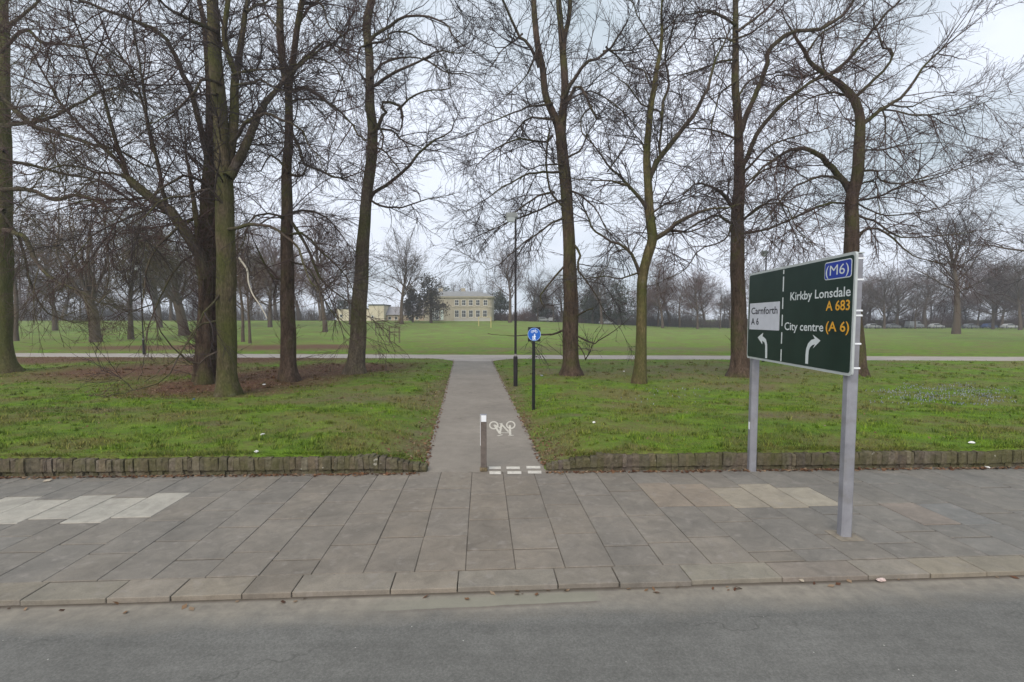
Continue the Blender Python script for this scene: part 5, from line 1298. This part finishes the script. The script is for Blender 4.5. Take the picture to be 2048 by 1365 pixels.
# crocus drifts
def drift(name, px0, px1, py0, py1, n, seed, label):
    rs = np.random.RandomState(seed); px = rs.uniform(px0, px1, n); py = rs.uniform(py0, py1, n)
    c = np.array([at_g(a, b) for a, b in zip(px, py)]); ex = ((px - (px0 + px1) / 2) / (px1 - px0) * 2) ** 2 + ((py - (py0 + py1) / 2) / (py1 - py0) * 2) ** 2; k = vnoise(c[:, 0], c[:, 1], 1.6, 2) + rs.normal(0, .25, n) - .9 * ex > -.35; c = c[k]; m = len(c)
    Q = []
    for j in range(3):
        a = rs.uniform(0, 6.28, m); s = .016; o1 = np.stack([np.cos(a) * s, np.sin(a) * s, np.full(m, .075)], 1); o2 = np.stack([-np.sin(a) * s, np.cos(a) * s, np.full(m, .07)], 1); b0 = c + np.array([0, 0, .03])
        Q.append(np.stack([b0, c + o1, c + np.array([0, 0, .09]), c + o2], 1))
    V = np.concatenate(Q).reshape(-1, 3)
    tag(link(name, np_mesh(name, V, np.arange(len(V)).reshape(-1, 4)), M['crocus']), label, 'flowers', None, 'stuff')
drift('crocuses', 1725, 2040, 768, 815, 1500, 5, 'drift of pale lilac crocuses in the grass right of the road sign')
drift('crocuses', 1230, 1420, 770, 815, 120, 6, 'scattered white crocuses in the grass between the olive trunk and road sign')

# ------------------------------------------------------------------ litter
M['litter_white'] = plain('litter_white', (.78, .77, .75), .6, var=.08, scale=30); M['litter_blue'] = plain('litter_blue', (.06, .16, .30), .6); M['litter_pink'] = plain('litter_pink', (.62, .48, .44), .7, var=.3, scale=40); M['litter_grey'] = plain('litter_grey', (.26, .28, .30), .8); M['litter_stone'] = plain('litter_stone', (.44, .38, .30), .9, var=.2, scale=20)
def litter(px, py, s, mat, label, name='litter', z=None, cat='litter'):
    p = at_g(px, py) if z is None else at_z(px, py, z); r = random.Random(int(px)); mb = MB(); rings = []
    for k, (h, q) in enumerate(((0, .8), (.25, 1.0), (.5, .8), (.62, .35))):
        rings.append([(q * s * math.cos(a) * r.uniform(.7, 1.25), q * s * .6 * math.sin(a) * r.uniform(.7, 1.25), h * s * .7 * r.uniform(.8, 1.2)) for a in np.linspace(0, 6.283, 10)[:-1]])
    mb.loft(rings, True); o = mb.build(name, mat); o.location = (p[0], p[1], p[2] + .012); o.rotation_euler = (0, 0, r.uniform(0, 6)); tag(o, label, cat)
litter(528, 771, .10, M['litter_white'], 'white scrap of litter beside the foot of the forked trunk')
litter(525, 871, .06, M['litter_white'], 'small white scrap on the left lawn, the upper of two')
litter(513, 906, .065, M['litter_white'], 'flat white scrap on the left lawn just behind the wall')
litter(388, 800, .07, M['litter_blue'], 'small blue scrap of litter left of the mossy trunk foot')
litter(1188, 847, .065, M['litter_white'], 'small white scrap on the right lawn below the bare muddy spot')
litter(1248, 744, .08, M['litter_white'], 'white scrap between the dark trunk and the olive trunk')
litter(1083, 753, .13, M['litter_grey'], 'grey lump of litter on the grass between blue sign post and dark trunk')
litter(1943, 888, .07, M['litter_white'], 'white scrap on the grass at far right near the wall')
litter(1762, 1164, .055, M['litter_pink'], 'crumpled pinkish wrapper in the gutter by the kerb', z=-.044)
litter(1601, 1163, .04, M['litter_stone'], 'thin tan scrap in the gutter left of the pinkish wrapper', z=-.044)
litter(96, 964, .06, M['litter_stone'], 'loose pale stone lying at the foot of the left edging wall', 'loose_stone', 0.0, 'stone')
litter(1975, 937, .05, M['litter_white'], 'small white scrap on the pavement by the right edging wall', z=0.0)

# ------------------------------------------------------------------ thin winter haze
mb = MB(); mb.box((0, 95, 21), (560, 290, 46))
hm = bpy.data.materials.new('haze'); hm.use_nodes = True; hm.node_tree.nodes.clear()
ho_ = hm.node_tree.nodes.new("ShaderNodeOutputMaterial"); pv = hm.node_tree.nodes.new("ShaderNodeVolumePrincipled")
pv.inputs['Color'].default_value = (.86, .88, .92, 1); pv.inputs['Density'].default_value = .0009; pv.inputs['Anisotropy'].default_value = .2
hm.node_tree.links.new(pv.outputs[0], ho_.inputs['Volume'])
hz_ = mb.build('haze', hm); tag(hz_, 'thin pale winter haze filling the park', 'haze', None, 'stuff')
